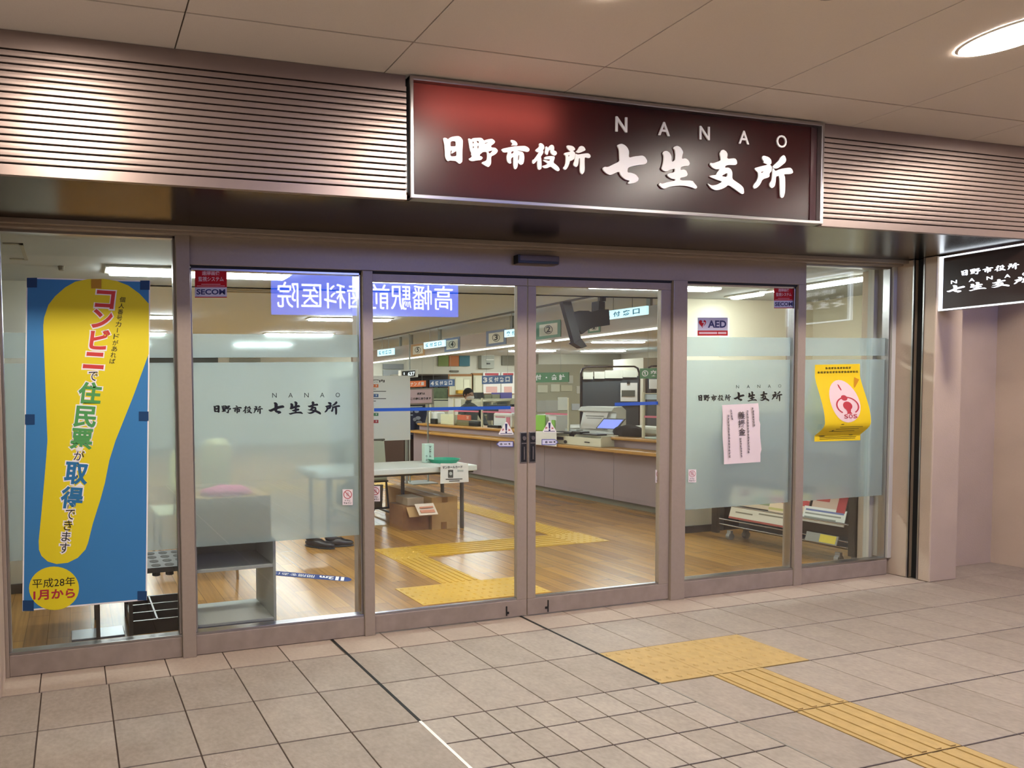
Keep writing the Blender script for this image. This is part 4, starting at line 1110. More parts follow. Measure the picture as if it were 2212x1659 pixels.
# hanging window name boards along the counter
def board(s, u0, u1, v0, v1, m, lab, rise=2, X=6.34, circ=False, lm=None):
    o = thing('window_name_board', lab, 'sign', at((u0+u1)/2, v1, 'x', X), 'name boards hanging over the counter')
    b = bm_new(); pxsheet(b, u0, u1, v0, v1, X, .012, rise, 'x'); link('board', b, m, o)
    b = bm_new(); w, h = u1-u0, v1-v0; n = len(s)
    for k, ch in enumerate(s):
        if ch == ' ': continue
        a = u0+w*(.04+.93*k/n); c = a+w*.93/n*.74; r_ = rise*(a-u0)/w
        if ch == '・': pxtext(b, ch, a+w*.93/n*.3, a+w*.93/n*.5, v0+h*.42-r_, v1-h*.42-r_, X-.001, .03, 0, 'x'); continue
        pxtext(b, ch, a, c, v0+h*.2-r_, v1-h*.2-r_, X-.001, .035, 0, 'x', rise*.2)
    link('lettering', b, lm or mat('board white print', '#dfe2e4', rough=.5), o)
    b = bm_new()
    for f_ in (.15, .85):
        p = at(u0+(u1-u0)*f_, v0-rise*f_, 'x', X+.006); cyl(b, p, (p.x, p.y, 2.0), .0015, 5)
    link('hanging_wire', b, GREY, o)
NB = mat('board blue', '#41608f', rough=.5); NG = mat('board green', '#3f7a50', rough=.5); NO = mat('board orange', '#d9713a', rough=.5)
board('3受付窓口', 1041, 1106, 812, 830, NB, 'blue number 3 reception name board over the counter')
board('4受付窓口', 928, 981, 821, 836, NB, 'blue number 4 reception name board over the counter')
board('マイナンバー', 870, 919, 824, 837, NO, 'orange name board at the far left of the counter')
board('②交付・会計', 1118, 1228, 806, 827, NG, 'green issuing and cashier name board behind the middle stile')
board('①交付・会計', 1382, 1500, 796, 818, NG, 'green number 1 name board at the right edge of the door glass', rise=3)

# ================================================================== THINGS ON THE COUNTER
def item(name, lab, cat, m, *boxes, bevel=.004, group=None):
    b = bm_new()
    for q in boxes: box(b, *q)
    return tag(link(name, b, m, bevel=bevel), lab, cat, group)
Z1T, Z2T = .656, .777
WP = mat('white plastic', '#e3e6e2', rough=.4); CREAM = mat('cream plastic', '#d9d6bf', rough=.5)
# pamphlet tray (white, two compartments) hanging on the low part
t = thing('pamphlet_tray', 'white two compartment tray on the low part of the counter', 'tray', (6.15, 3.0, Z1T))
b = bm_new(); box(b, 6.06, 6.07, 2.66, 3.34, Z1T, Z1T+.10); box(b, 6.07, 6.3, 2.66, 3.34, Z1T, Z1T+.01); box(b, 6.3, 6.31, 2.66, 3.34, Z1T, Z1T+.13)
for y in (2.66, 3.0, 3.33): box(b, 6.07, 6.3, y, y+.01, Z1T+.01, Z1T+.12)
link('tray_body', b, CREAM, t, bevel=.003)
b = bm_new(); cyl(b, (6.058, 3.12, Z1T+.03), (6.05, 3.12, Z1T+.03), .02, 14); box(b, 6.052, 6.06, 3.15, 3.30, Z1T+.05, Z1T+.085); link('dark_slot', b, BLACK, t)
b = bm_new(); box(b, 6.052, 6.06, 2.80, 2.86, Z1T+.04, Z1T+.052); link('label_clip', b, BLACK, t)
item('card_reader', 'long black card reader lying on the white tray', 'card reader', BLACK, (6.09, 6.2, 3.08, 3.31, Z1T+.125, Z1T+.15), (6.12, 6.26, 2.98, 3.10, Z1T+.125, Z1T+.16))
item('keypad', 'black keypad in front of the tablet', 'keypad', BLACK, (6.1, 6.24, 2.74, 2.93, Z1T+.125, Z1T+.143))
# tablet on a stand
t = thing('tablet', 'tablet with a blue screen tilted on a white stand on the counter', 'tablet', (6.45, 2.9, Z1T))
def slant(bm, u0, u1, vb, vt, X, lean, du, th):
    a = at(u0, vb, 'x', X); c = at(u1, vb+2, 'x', X); d = at(u0+du, vt, 'x', X)+Vector((lean, 0, 0)); e = c+(d-a)
    N = (c-a).cross(d-a).normalized()*th
    A = [bm.verts.new(p) for p in (a, c, e, d)]; B = [bm.verts.new(p+N) for p in (a, c, e, d)]
    bm.faces.new(A); bm.faces.new(B[::-1])
    for i in range(4): bm.faces.new((A[i], B[i], B[(i+1) % 4], A[(i+1) % 4]))
    return a, c, d, N
b = bm_new(); a_, c_, d_, N_ = slant(b, 1288, 1333, 926, 904, 6.42, .04, 12, .01); link('frame', b, BLACK, t)
sg = -1 if N_.x > 0 else 1
b = bm_new(); o_ = Vector((-.002, 0, .001)); U_, V_ = c_-a_, d_-a_
P_ = a_+U_*.05+V_*.08+Vector((-.004 if sg < 0 else -.014, 0, 0)); quad(b, P_, P_+U_*.9, P_+U_*.9+V_*.84, P_+V_*.84)
link('lit_display', b, emat('tablet display', '#5a68b8', .55), t)
b = bm_new(); box(b, 6.44, 6.58, 2.80, 3.0, Z1T, Z1T+.02); box(b, 6.46, 6.5, 2.86, 2.93, Z1T+.02, Z1T+.14); box(b, 6.40, 6.52, 2.78, 3.02, Z1T+.13, Z1T+.15); link('stand', b, WP, t, bevel=.004)
# large white reading machine behind the tablet
t = thing('document_scanner', 'large white machine with sloping front behind the tablet', 'office machine', (6.75, 3.1, Z1T))
b = bm_new()
pr = [(6.56, Z1T), (6.80, Z1T), (6.80, 1.06), (6.74, 1.105), (6.62, 1.10), (6.58, 1.05), (6.66, 1.03)]
A = [b.verts.new((x, 2.98, z)) for x, z in pr]; B = [b.verts.new((x, 3.44, z)) for x, z in pr]
b.faces.new(A); b.faces.new(B[::-1])
for i in range(len(pr)): b.faces.new((A[i], B[i], B[(i+1) % len(pr)], A[(i+1) % len(pr)]))
link('body', b, WP, t, bevel=.006)
b = bm_new(); obox(b, (6.60, 3.22, .93), (0, 1, 0), (.35, 0, .94), (.94, 0, -.35), .30, .22, .006); link('paper_notice', b, PAPER, t)
b = bm_new()
for k, w_ in enumerate((.24, .2, .16)): obox(b, (6.607+.0, 3.23, .985-.03*k), (0, 1, 0), (.35, 0, .94), (.94, 0, -.35), w_, .008, .007)
for k in range(3):
    pass
link('print', b, mat('faded print', '#8a8a84', rough=.6), t)
item('glass_jar', 'small clear box with papers left of the tablet', 'box', mat('cloudy plastic', '#b9c0bf', rough=.3), (6.3, 6.4, 3.2, 3.36, Z1T, Z1T+.17))
item('hanging_notice', 'white sheet hanging over the counter edge under the right caution triangle', 'notice', PAPER, (5.985, 5.99, 3.18, 3.50, .625, .79), (5.985, 6.2, 3.18, 3.50, .79, .795), bevel=0)
item('leaflet_box', 'white leaflet box with a green panel behind the right caution triangle', 'leaflet box', WP, (6.33, 6.5, 3.52, 3.64, Z1T, .99), (6.36, 6.5, 3.66, 3.86, Z2T, .995))
item('green_folder', 'bright green folder leaning behind the right caution triangle', 'folder', mat('lime green', '#8cc94a', rough=.5), (6.31, 6.325, 3.68, 3.90, Z2T+.002, .99), (6.31, 6.325, 3.53, 3.58, Z1T, .93))
# printer, cloth, glass tray on the near raised part
b = bm_new(); box(b, 6.56, 6.74, 2.35, 2.75, Z2T+.0, Z2T+.11)
tag(link('desk_printer', b, CREAM, bevel=.03), 'cream desk printer at the right behind the ivory post', 'printer')
b = bm_new()
g2 = bmesh.ops.create_icosphere(b, subdivisions=4, radius=1, matrix=Matrix.Translation((6.40, 2.62, Z2T+.04)) @ Matrix.Diagonal((.11, .17, .085, 1)))
for v in b.verts:
    v.co.z = max(v.co.z, Z2T+.001); v.co += Vector((math.sin(v.co.y*60)*.006, math.cos(v.co.x*50)*.008, (math.sin(v.co.y*45+v.co.x*30)*.008 if v.co.z > Z2T+.01 else 0)))
tag(link('black_cloth', b, mat('black cloth', '#121312', rough=.9), smooth=True), 'crumpled black cloth beside the tablet on the counter', 'cloth')
item('glass_tray', 'pale glass tray at the right end of the raised counter top', 'tray', mat('pale green glass', '#b4c4bc', rough=.2), (6.23, 6.45, 1.9, 2.3, Z2T, Z2T+.02))
item('blue_grey_cover', 'clear cover hanging above the near guard screen', 'cover', mat('pale blue plastic', '#b6c9d6', rough=.3), (6.307, 6.312, 1.9, 2.36, 1.20, 1.255), bevel=0)
# far raised part
item('white_case', 'white rounded case with pink label near the left caution triangle', 'case', WP, (6.4, 6.58, 4.35, 4.72, Z2T, Z2T+.22), bevel=.03)
item('pink_label', 'pink label on the white rounded case', 'label', PINK, (6.392, 6.399, 4.38, 4.45, Z2T+.03, Z2T+.16), (6.392, 6.399, 4.48, 4.66, Z2T+.15, Z2T+.165), bevel=0)
item('spectacles_stand', 'small black desk stand in front of the white rounded case', 'desk stand', BLACK, (6.3, 6.36, 4.5, 4.72, Z2T, Z2T+.035), (6.3, 6.36, 4.4, 4.45, Z2T, Z2T+.02))
item('black_name_block', 'black block with pale digits on the counter', 'desk sign', BLACK, (6.32, 6.4, 4.95, 5.15, Z2T, Z2T+.08))
item('olive_box', 'olive brown low box under the orange desk sign', 'box', mat('olive card', '#756d45', rough=.7), (6.33, 6.5, 5.12, 5.45, Z2T, Z2T+.085))
t = thing('orange_desk_sign', 'small orange red desk sign with three pale characters', 'sign', (6.35, 5.3, Z2T+.086))
b = bm_new(); box(b, 6.34, 6.36, 5.14, 5.44, Z2T+.087, Z2T+.17); link('board', b, mat('orange red', '#c9562f', rough=.5), t)
a = Vector((6.338, 5.42, Z2T+.1))
for k in range(3):
    b = bm_new(); scribble(b, a+Vector((0, -.095*k, .055)), (0, -.07, 0), (0, 0, -.055), 1)
link('lettering', b, mat('pale orange print', '#eec0a4', rough=.5), t)
item('paper_bag', 'cream paper bag leaning on the far counter top', 'bag', mat('cream paper', '#dcdcb8', rough=.7), (6.33, 6.45, 5.5, 5.85, Z2T, Z2T+.17))
item('white_scale', 'white desk device at the far end of the counter', 'device', WP, (6.33, 6.5, 5.95, 6.2, Z2T, Z2T+.2), bevel=.02)
item('black_phone', 'black telephone block beside the white desk device', 'telephone', BLACK, (6.25, 6.3, 5.88, 6.02, Z2T, Z2T+.09))
item('standing_panel', 'tall pale grey panel standing on the counter beside the middle stile', 'panel', mat('pale grey panel', '#c4c6bf', rough=.5), (6.34, 6.4, 3.95, 4.19, Z2T, 1.22))

# ================================================================== PERSON AT THE DESK
def skin_body(name, pts, edges, m, parent):
    me = bpy.data.meshes.new(name); me.from_pydata([Vector(p[:3])-wloc(parent) for p in pts], edges, [])
    o = bpy.data.objects.new(name, me); COL.objects.link(o); o.parent = parent
    o.modifiers.new('skin', 'SKIN'); me.materials.append(m)
    sv = me.skin_vertices[0].data
    for i, p in enumerate(pts): sv[i].radius = (p[3], p[4] if len(p) > 4 else p[3])
    sv[0].use_root = True
    s_ = o.modifiers.new('sub', 'SUBSURF'); s_.levels = 1; s_.render_levels = 2
    return o
px_, py_ = 7.05, 6.05
t = thing('person', 'masked person with dark hair and dark clothes sitting at a desk behind the counter', 'person', (px_, py_, 0))
SKINM = mat('skin', '#b98f76', rough=.6)
pts = [(px_, py_, .50, .15, .12), (px_, py_, .72, .15, .11), (px_-.02, py_-.02, .92, .17, .12), (px_-.04, py_-.03, 1.05, .12, .09), (px_-.06, py_-.05, 1.13, .05), (px_-.07, py_-.07, 1.17, .048),
       (px_-.20, py_-.05, 1.00, .055), (px_-.27, py_-.12, .78, .042), (px_-.18, py_-.30, .72, .034), (px_+.15, py_-.05, 1.00, .055), (px_+.22, py_-.12, .78, .042), (px_+.12, py_-.30, .72, .034),
       (px_-.10, py_-.25, .47, .08), (px_-.10, py_-.42, .44, .065), (px_-.10, py_-.42, .08, .045), (px_+.10, py_-.25, .47, .08), (px_+.10, py_-.42, .44, .065), (px_+.10, py_-.42, .08, .045)]
skin_body('dark_clothes', pts, [(0, 1), (1, 2), (2, 3), (3, 4), (4, 5), (3, 6), (6, 7), (7, 8), (3, 9), (9, 10), (10, 11), (0, 12), (12, 13), (13, 14), (0, 15), (15, 16), (16, 17)], mat('dark clothes', '#17191c', rough=.8), t)
hx, hy, hz = px_-.08, py_-.09, 1.265
b = bm_new(); ball(b, (hx, hy, hz), .073, .088, .105); ball(b, (hx, hy-.088, hz-.008), .012, .016, .018, 2); ball(b, (hx-.074, hy, hz), .01, .018, .028, 2); ball(b, (hx+.074, hy, hz), .01, .018, .028, 2)
link('head', b, SKINM, t, smooth=True)
b = bm_new(); ball(b, (hx, hy+.012, hz+.022), .083, .094, .105)
bmesh.ops.delete(b, geom=[v for v in b.verts if v.co.y < hy-.03 and v.co.z < hz+.012 or v.co.z < hz-.05], context='VERTS'); link('hair', b, mat('dark hair', '#12100e', rough=.7), t, smooth=True)
b = bm_new(); ball(b, (hx, hy-.035, hz-.045), .066, .066, .045); link('face_mask', b, PAPER, t, smooth=True)
b = bm_new()
for s_ in (-1, 1): ball(b, (hx+s_*.028, hy-.078, hz+.012), .011, .008, .007, 2)
link('eyes', b, BLACK, t)
b = bm_new(); cyl(b, (px_, py_, .02), (px_, py_, .4), .03, 10); box(b, px_-.22, px_+.22, py_-.2, py_+.2, .4, .44)
for k in range(5): cyl(b, (px_, py_, .05), (px_+.25*math.cos(k*1.257), py_+.25*math.sin(k*1.257), .03), .018, 6)
tag(link('office_chair', b, BLACK), 'office chair under the person behind the counter', 'chair')
item('desk_monitor', 'black monitor back facing the doors, in front of the seated person', 'monitor', BLACK, (6.86, 7.22, 5.35, 5.39, .84, 1.10), (7.0, 7.04, 5.39, 5.42, .72, .95), (6.92, 7.14, 5.3, 5.45, .70, .72))
item('office_desk', 'pale desk behind the counter with monitors on it', 'desk', mat('desk grey', '#b8b6ab', rough=.5), (6.84, 9.3, 5.0, 5.75, .67, .70), (6.86, 6.90, 5.02, 5.7, 0, .67), (9.2, 9.24, 5.02, 5.7, 0, .67))
item('desk_monitor', 'second black monitor right of the seated person', 'monitor', BLACK, (7.3, 7.75, 5.35, 5.39, .80, 1.10), (7.5, 7.54, 5.39, 5.42, .72, .95), (7.42, 7.62, 5.3, 5.45, .70, .72))

# ================================================================== OFFICE BEHIND
def back_sheet(u0, u1, v0, v1, y, m, name, lab, cat, th=.03, bevel=0):
    b = bm_new(); pxsheet(b, u0, u1, v0, v1, y, th); return tag(link(name, b, m, bevel=bevel), lab, cat)
yb = 11.55
for u0, u1, c_, cn in ((947, 969, '#6d7f34', 'green'), (970, 991.5, '#b06426', 'orange'), (992.5, 1015, '#2f6a78', 'teal')):
    back_sheet(u0, u1, 764, 791, yb, mat('poster '+cn, c_, rough=.6), 'wall_poster', cn+' poster of three on the back wall', 'poster', .02)
t = thing('wall_speaker', 'pale wall unit with two bright strips right of the three posters', 'wall unit', at(1054, 796, 'y', yb))
b = bm_new(); pxsheet(b, 1040, 1068, 765, 796, yb-.1, .14); link('housing', b, mat('grey unit', '#a7aaa0', rough=.5), t, bevel=.01)
b = bm_new(); pxsheet(b, 1045, 1067, 765, 768, yb-.13, .02); pxsheet(b, 1050, 1067, 776, 778, yb-.13, .02); link('bright_strip', b, WHITE, t)
b = bm_new(); pxsheet(b, 1052, 1059, 784, 787, yb-.13, .02); link('badge', b, BLACK, t)
back_sheet(1085, 1114, 767, 789, yb, mat('taupe panel', '#7a776b', rough=.7), 'wall_panel', 'taupe panel on the back wall beside the middle stile', 'panel')
back_sheet(828, 872, 786, 797, yb, mat('slate panel', '#8c8f90', rough=.6), 'wall_panel', 'upper grey panel on the back wall left', 'panel')
back_sheet(828, 872, 799, 812, yb, mat('slate panel b', '#9fa3a3', rough=.6), 'wall_panel', 'lower grey panel on the back wall left', 'panel')
back_sheet(322, 471, 772, 786, yb, mat('dark panes', '#2e2f26', rough=.4), 'transom_panel', 'dark transom panel high on the back wall, seen in the gap of the frosted film', 'panel')
t = thing('wall_vent', 'slatted vent high on the back wall, seen in the gap of the left frosted film', 'vent', at(530, 786, 'y', yb))
b = bm_new()
for k in range(4): pxsheet(b, 496, 563, 773+3.4*k, 775+3.4*k, yb, .03)
link('slat', b, mat('vent grey', '#8c8a7c', rough=.5), t)
back_sheet(973, 991, 800, 804, yb, mat('brown nameplate', '#5f5a4a', rough=.6), 'nameplate', 'small brown nameplate on the back wall under the posters', 'nameplate')
# dark shelving and cork boards
y2 = 10.2
t = thing('dark_shelving', 'dark open shelving at the back left behind the counter', 'shelving', at(925, 870, 'y', y2))
b = bm_new(); pxsheet(b, 862, 968, 810, 985, y2+.3, .1); link('back', b, mat('very dark brown', '#1c1714', rough=.7), t)
b = bm_new(); pxsheet(b, 862, 968, 808, 811, y2, .4); pxsheet(b, 862, 968, 838, 841, y2, .4); link('shelf_board', b, mat('shelf dull', '#5a544a', rough=.6), t)
for k in range(5): back_sheet(905+11*k, 913+11*k, 823-(k % 2)*3, 838, y2+.1, [BLACK, DARK, mat('dull red', '#4c2a24', rough=.6)][k % 3], 'file_box', 'dark file box in the dark shelving, number %s from the left' % ('one', 'two', 'three', 'four', 'five')[k], 'file box', .2)
CORK = mat('oak frame', '#9c6a36', rough=.6)
for (u0, u1, v0, v1), lab in (((968, 1022, 808, 856), 'left notice board with an oak frame and a map on the back wall'), ((1020, 1112, 806, 852), 'right notice board with an oak frame on the back wall')):
    t = thing('notice_board', lab, 'notice board', at((u0+u1)/2, v1, 'y', 11.5), 'oak framed boards at the back')
    b = bm_new(); pxsheet(b, u0, u1, v0, v1, 11.52, .05); link('frame', b, CORK, t)
    b = bm_new(); pxsheet(b, u0+3, u1-3, v0+5, v1-3, 11.5, .02); link('board_face', b, mat('board paper', '#cfccb2', rough=.7), t)
for k, (u0, u1, v0, v1, c_) in enumerate(((984, 1000, 816, 842, '#dfdfc4'), (1002, 1014, 820, 838, '#e6e6cc'), (1026, 1040, 815, 845, '#d8d4bc'))):
    back_sheet(u0, u1, v0, v1, 11.488, mat('sheet %d' % k, c_, rough=.7), 'pinned_sheet', ('pale map sheet on the left notice board', 'small bright sheet at the right of the left notice board', 'plain sheet on the right notice board')[k], 'sheet', .01)
back_sheet(990, 1020, 843, 850, 11.40, mat('yellow trim', '#d8a92c', rough=.6), 'yellow_strip', 'yellow strip box under the left notice board', 'box', .1)
for (u0, u1), lab in (((1044, 1082), 'left white calendar poster with a red heading behind the number 3 board'), ((1083, 1114), 'right white calendar poster with a red heading behind the number 3 board')):
    o = thing('calendar_poster', lab, 'poster', at((u0+u1)/2, 850, 'y', 11.45), 'red headed calendar posters')
    b = bm_new(); pxsheet(b, u0, u1-1, 804, 850, 11.47, .02); link('sheet', b, PAPER, o)
    b = bm_new(); pxsheet(b, u0+4, u1-5, 806, 811, 11.465, .004); link('red_heading', b, mat('dull crimson', '#b0404a', rough=.6), o)
    b = bm_new(); pxsheet(b, u0+6, u1-8, 835, 848, 11.465, .004); link('pink_picture', b, mat('pink picture', '#d8aaa2', rough=.6), o)
# low office furniture between counter and back wall
CAB = mat('cabinet beige', '#aaa891', rough=.5)
def floor_box(u0, u1, v0, y, z1d, m, name, lab, cat, dep=.5):
    a = at(u0, v0, 'y', y); c = at(u1, v0, 'y', y)
    return item(name, lab, cat, m, (a.x, c.x, y, y+dep, 0, a.z), bevel=.005)
floor_box(1028, 1120, 862, 8.4, 0, CAB, 'filing_cabinet', 'beige filing cabinet row right of the seated person', 'cabinet')
for k, (u0, u1, c_) in enumerate(((1031, 1045, '#2c2d2e'), (1047, 1062, '#7c7d68'), (1064, 1080, '#8f8f78'), (1082, 1106, '#6a62a8'))):
    a = at(u0, 862, 'y', 8.5); c = at(u1, 862, 'y', 8.5); zt = at(u0, (848, 853, 852, 848)[k], 'y', 8.5).z
    item('document_box', ('black', 'olive', 'khaki', 'violet')[k]+' document box on the beige filing cabinets', 'box', mat('docbox %d' % k, c_, rough=.6), (a.x, c.x, 8.5, 8.8, a.z, zt), group='document boxes on the filing cabinets')
t = thing('open_rack', 'pale open rack with dark binders right of the seated person', 'rack', at(1070, 900, 'y', 7.2))
a = at(1040, 866, 'y', 7.2); c = at(1104, 866, 'y', 7.2)
b = bm_new()
for x in (a.x, a.x+(c.x-a.x)*.36, c.x): box(b, x-.02, x+.02, 7.2, 7.6, 0, a.z)
for z in (a.z, a.z-.28, a.z-.56): box(b, a.x, c.x, 7.2, 7.6, z-.02, z)
link('frame', b, mat('ivory metal', '#c9c6ae', rough=.5), t)
for k, c_ in enumerate(('#34393c', '#3b5058', '#6c7a70', '#2a2c30', '#404a55')):
    x = a.x+.06+(c.x-a.x-.1)*k/5
    item('binder_stack', ('charcoal', 'blue grey', 'sage', 'black', 'slate')[k]+' binders in the pale open rack', 'binders', mat('binder %d' % k, c_, rough=.6), (x, x+(c.x-a.x)*.16, 7.25, 7.55, a.z-.28, a.z-.05), group='binders in the open rack')
item('pink_box', 'pale pink box behind the pink strip of the number 3 window', 'box', mat('pale pink card', '#e0a8c0', rough=.6), (6.7, 6.9, 5.05, 5.2, .70, .74), (7.0, 7.25, 5.15, 5.3, .7, 1.06))
# partition screens
DG = mat('charcoal screen cloth', '#3d4245', rough=.8)
def screen(x0, x1, y, lab):
    t = thing('partition_screen', lab, 'partition', ((x0+x1)/2, y, 0), 'charcoal partition screens')
    b = bm_new(); box(b, x0+.02, x1-.02, y, y+.02, .55, 1.52); link('panel', b, DG, t)
    b = bm_new(); r = .014; zt = 1.67
    tube(b, [Vector(p) for p in ((x0, y+.01, .03), (x0, y+.01, zt-.1), (x0+.03, y+.01, zt-.03), (x0+.1, y+.01, zt), (x1-.1, y+.01, zt), (x1-.03, y+.01, zt-.03), (x1, y+.01, zt-.1), (x1, y+.01, .03))], r)
    for x in (x0, x1): tube(b, [Vector((x, y-.2, .015)), Vector((x, y+.22, .015))], r)
    link('tube_frame', b, mat('dark brown tube', '#2b211c', rough=.35, metal=.4), t)
screen(7.78, 8.88, 4.5, 'charcoal partition screen with paper sheets clipped over its top rail')
screen(8.92, 10.0, 4.42, 'charcoal partition screen right of the first, behind the green number 1 board')
for k, (u0, u1, v0, v1) in enumerate(((1260, 1281, 804, 819), (1284, 1306, 803, 818), (1307, 1345, 800, 817), (1346, 1376, 800, 815))):
    b = bm_new(); pxsheet(b, u0, u1, v0, v1, 4.485, .004); tag(link('clipped_sheet', b, mat('clipped paper', '#d3d2c4', rough=.7)), ('leftmost', 'second', 'third and widest', 'rightmost')[k]+' of four paper sheets clipped on top of the charcoal screen', 'sheet', 'sheets clipped on the screen')
t = thing('photo_calendar', 'white calendar with a dark picture hanging on the charcoal screen', 'calendar', at(1358, 867, 'y', 4.47))
b = bm_new(); pxsheet(b, 1341, 1377, 827, 867, 4.478, .006); link('sheet', b, PAPER, t)
b = bm_new(); pxsheet(b, 1343, 1372, 843, 856, 4.474, .002); link('picture', b, mat('dark picture', '#5a5a50', rough=.6), t)
b = bm_new(); pxsheet(b, 1355, 1361, 823, 829, 4.47, .004); link('clip', b, BLACK, t)
b = bm_new(); pxsheet(b, 1403, 1440, 819, 840, 4.40, .006); tag(link('pinned_sheet', b, PAPER), 'pale sheet on the right charcoal screen under the green number 1 board', 'sheet')
# notices on the wall between middle stile and screens: a partition wall behind
yw = 6.4
a = at(1150, 775, 'y', yw); c = at(1300, 775, 'y', yw)
b = bm_new(); box(b, at(1140, 800, 'y', yw).x, at(1262, 800, 'y', yw).x, yw, yw+.08, 0, at(1200, 787, 'y', yw).z)
tag(link('low_partition', b, mat('khaki board', '#b5b197', rough=.7)), 'khaki notice partition behind the green cashier board', 'partition')
for k, (u0, u1, v0, v1, c_) in enumerate(((1162, 1183, 832, 848, '#dedcc4'), (1190, 1209, 830, 846, '#e4e2ca'), (1212, 1236, 832, 845, '#d4d1b4'), (1246, 1256, 834, 850, '#dad9cc'), (1228, 1238, 811, 828, '#d6d6c6'), (1160, 1205, 865, 890, '#b9b8ae'), (1205, 1226, 858, 886, '#e9ecdf'), (1236, 1256, 872, 886, '#c9d0d4'))):
    b = bm_new(); pxsheet(b, u0, u1, v0, v1, yw-.012-(.0 if k > 4 else 0), .011)
    tag(link('pinned_sheet', b, mat('note %d' % k, c_, rough=.7)), ('pale lined note at the left under the green cashier board', 'square pale note in the middle under the green cashier board', 'wide olive note right of the middle note', 'narrow note beside the charcoal screen', 'small note at the end of the green cashier board', 'large grey printed sheet above the pink strip', 'white T-shaped paper holder left of the ivory post', 'blue grey small box right of the ivory post')[k], 'sheet')
# grey box for the upper dark band, and ledge, at the right back
item('ceiling_boxing', 'grey duct along the back of the office under the ceiling', 'boxing', mat('duct grey', '#8f8b7c', rough=.7), (13.3, 16.2, 11.0, 11.5, 2.05, ZM-.001), bevel=0)
item('tall_cabinet', 'tall pale cabinet at the right back of the office', 'cabinet', mat('pale cabinet', '#c9c6b6', rough=.6), (14.3, 16.2, 8.8, 9.6, 0, 2.1))
# ================================================================== NEAR THE DOORS, INSIDE
# guide board on legs
t = thing('guide_board', 'white guide board on legs with coloured labels behind the left door', 'sign board', (3.55, 3.3, 0))
yb = 3.3
x1, z0, z1 = 4.055, .765, 1.522
b = bm_new(); box(b, 3.02, x1, yb, yb+.02, z0, z1); link('panel', b, mat('board white', '#dfe1dc', rough=.5), t)
b = bm_new()
for x in (3.06, x1-.03):
    box(b, x-.012, x+.012, yb+.022, yb+.045, .02, z1-.1); box(b, x-.012, x+.012, yb-.22, yb+.28, 0, .02)
link('stand', b, GREY, t)
b = bm_new(); pxtext(b, '窓口案内', 778, 831, 819.5, 826, yb-.001, .04)
pxsheet(b, 803, 812, 840, 841, yb-.001, .0005); pxsheet(b, 805, 834, 844.5, 846, yb-.001, .0005); pxsheet(b, 803, 834, 860.5, 862, yb-.001, .0005); pxsheet(b, 803, 812, 865.5, 867, yb-.001, .0005); pxsheet(b, 803, 807, 876, 877, yb-.001, .0005); pxsheet(b, 803, 806, 901.5, 903, yb-.001, .0005)
link('lettering', b, mat('grey print', '#3d3c3a', rough=.6), t)
for (v0, v1), m, nm in (((830, 837), NO, 'orange_label'), ((851, 858), NB, 'blue_label'), ((892, 898.5), NG, 'green_label'), ((907, 914), mat('label red', '#a5323a', rough=.5), 'red_label')):
    b = bm_new(); pxsheet(b, 790, 817.5, v0, v1, yb-.0012, .001); o = link(nm, b, m, t)
    b = bm_new(); P = at(804, v0+1.2, 'y', yb-.002); scribble(b, P, at(808, v0+1.2, 'y', yb-.002)-P, at(804, v1-1.5, 'y', yb-.002)-P, 1); P = at(811, v0+1.2, 'y', yb-.002); scribble(b, P, at(815, v0+1.2, 'y', yb-.002)-P, at(811, v1-1.5, 'y', yb-.002)-P, 1)
    link('lettering', b, MATS['board white print'], o)
# number display
t = thing('number_display', 'white framed call number display reading 637 above the guide board', 'display', at(886, 817, 'y', 6.3))
b = bm_new(); pxsheet(b, 866, 903, 800, 817, 6.3, .08, rise=2.5); link('housing', b, WHITE, t)
b = bm_new(); pxsheet(b, 869, 897, 802, 814.5, 6.29, .006, rise=2); link('dark_face', b, BLACK, t)
b = bm_new(); pxtext(b, '637', 881, 896, 803.5, 812.5, 6.286, .03, rise=1.2); pxtext(b, '1', 872, 874, 804.5, 810, 6.286, .02); link('digits', b, emat('display digits', '#dfeaf0', .3), t)
p = at(885, 800, 'y', 6.34); b = bm_new(); cyl(b, p, (p.x, p.y, ZM-.0005), .012, 8); link('ceiling_rod', b, GREY, t)
# framed notice on a stand
t = thing('framed_notice', 'pink notice in a grey metal frame on a stand right of the guide board', 'notice', at(912, 875, 'y', 4.6))
b = bm_new(); pxsheet(b, 875, 937, 840, 875, 4.62, .02, rise=2); link('frame', b, mat('frame grey', '#9f9c93', rough=.4, metal=.3), t)
b = bm_new(); pxsheet(b, 878, 933, 842.5, 872, 4.615, .004, rise=2); link('sheet', b, mat('notice pink', '#e6cdd6', rough=.6), t)
b = bm_new(); pxtext(b, '広報は', 901, 918, 848, 853, 4.61, .03, rise=.5); pxtext(b, 'この裏にあります', 887, 931, 858.5, 864, 4.61, .03, rise=1); link('lettering', b, INK, t)
pa = at(926, 873, 'y', 4.64); b = bm_new()
for x in (pa.x, pa.x-.3): cyl(b, (x, 4.66, 0), (x, 4.66, pa.z), .012, 8)
box(b, pa.x-.35, pa.x+.05, 4.5, 4.8, 0, .015); link('stand', b, GREY, t)
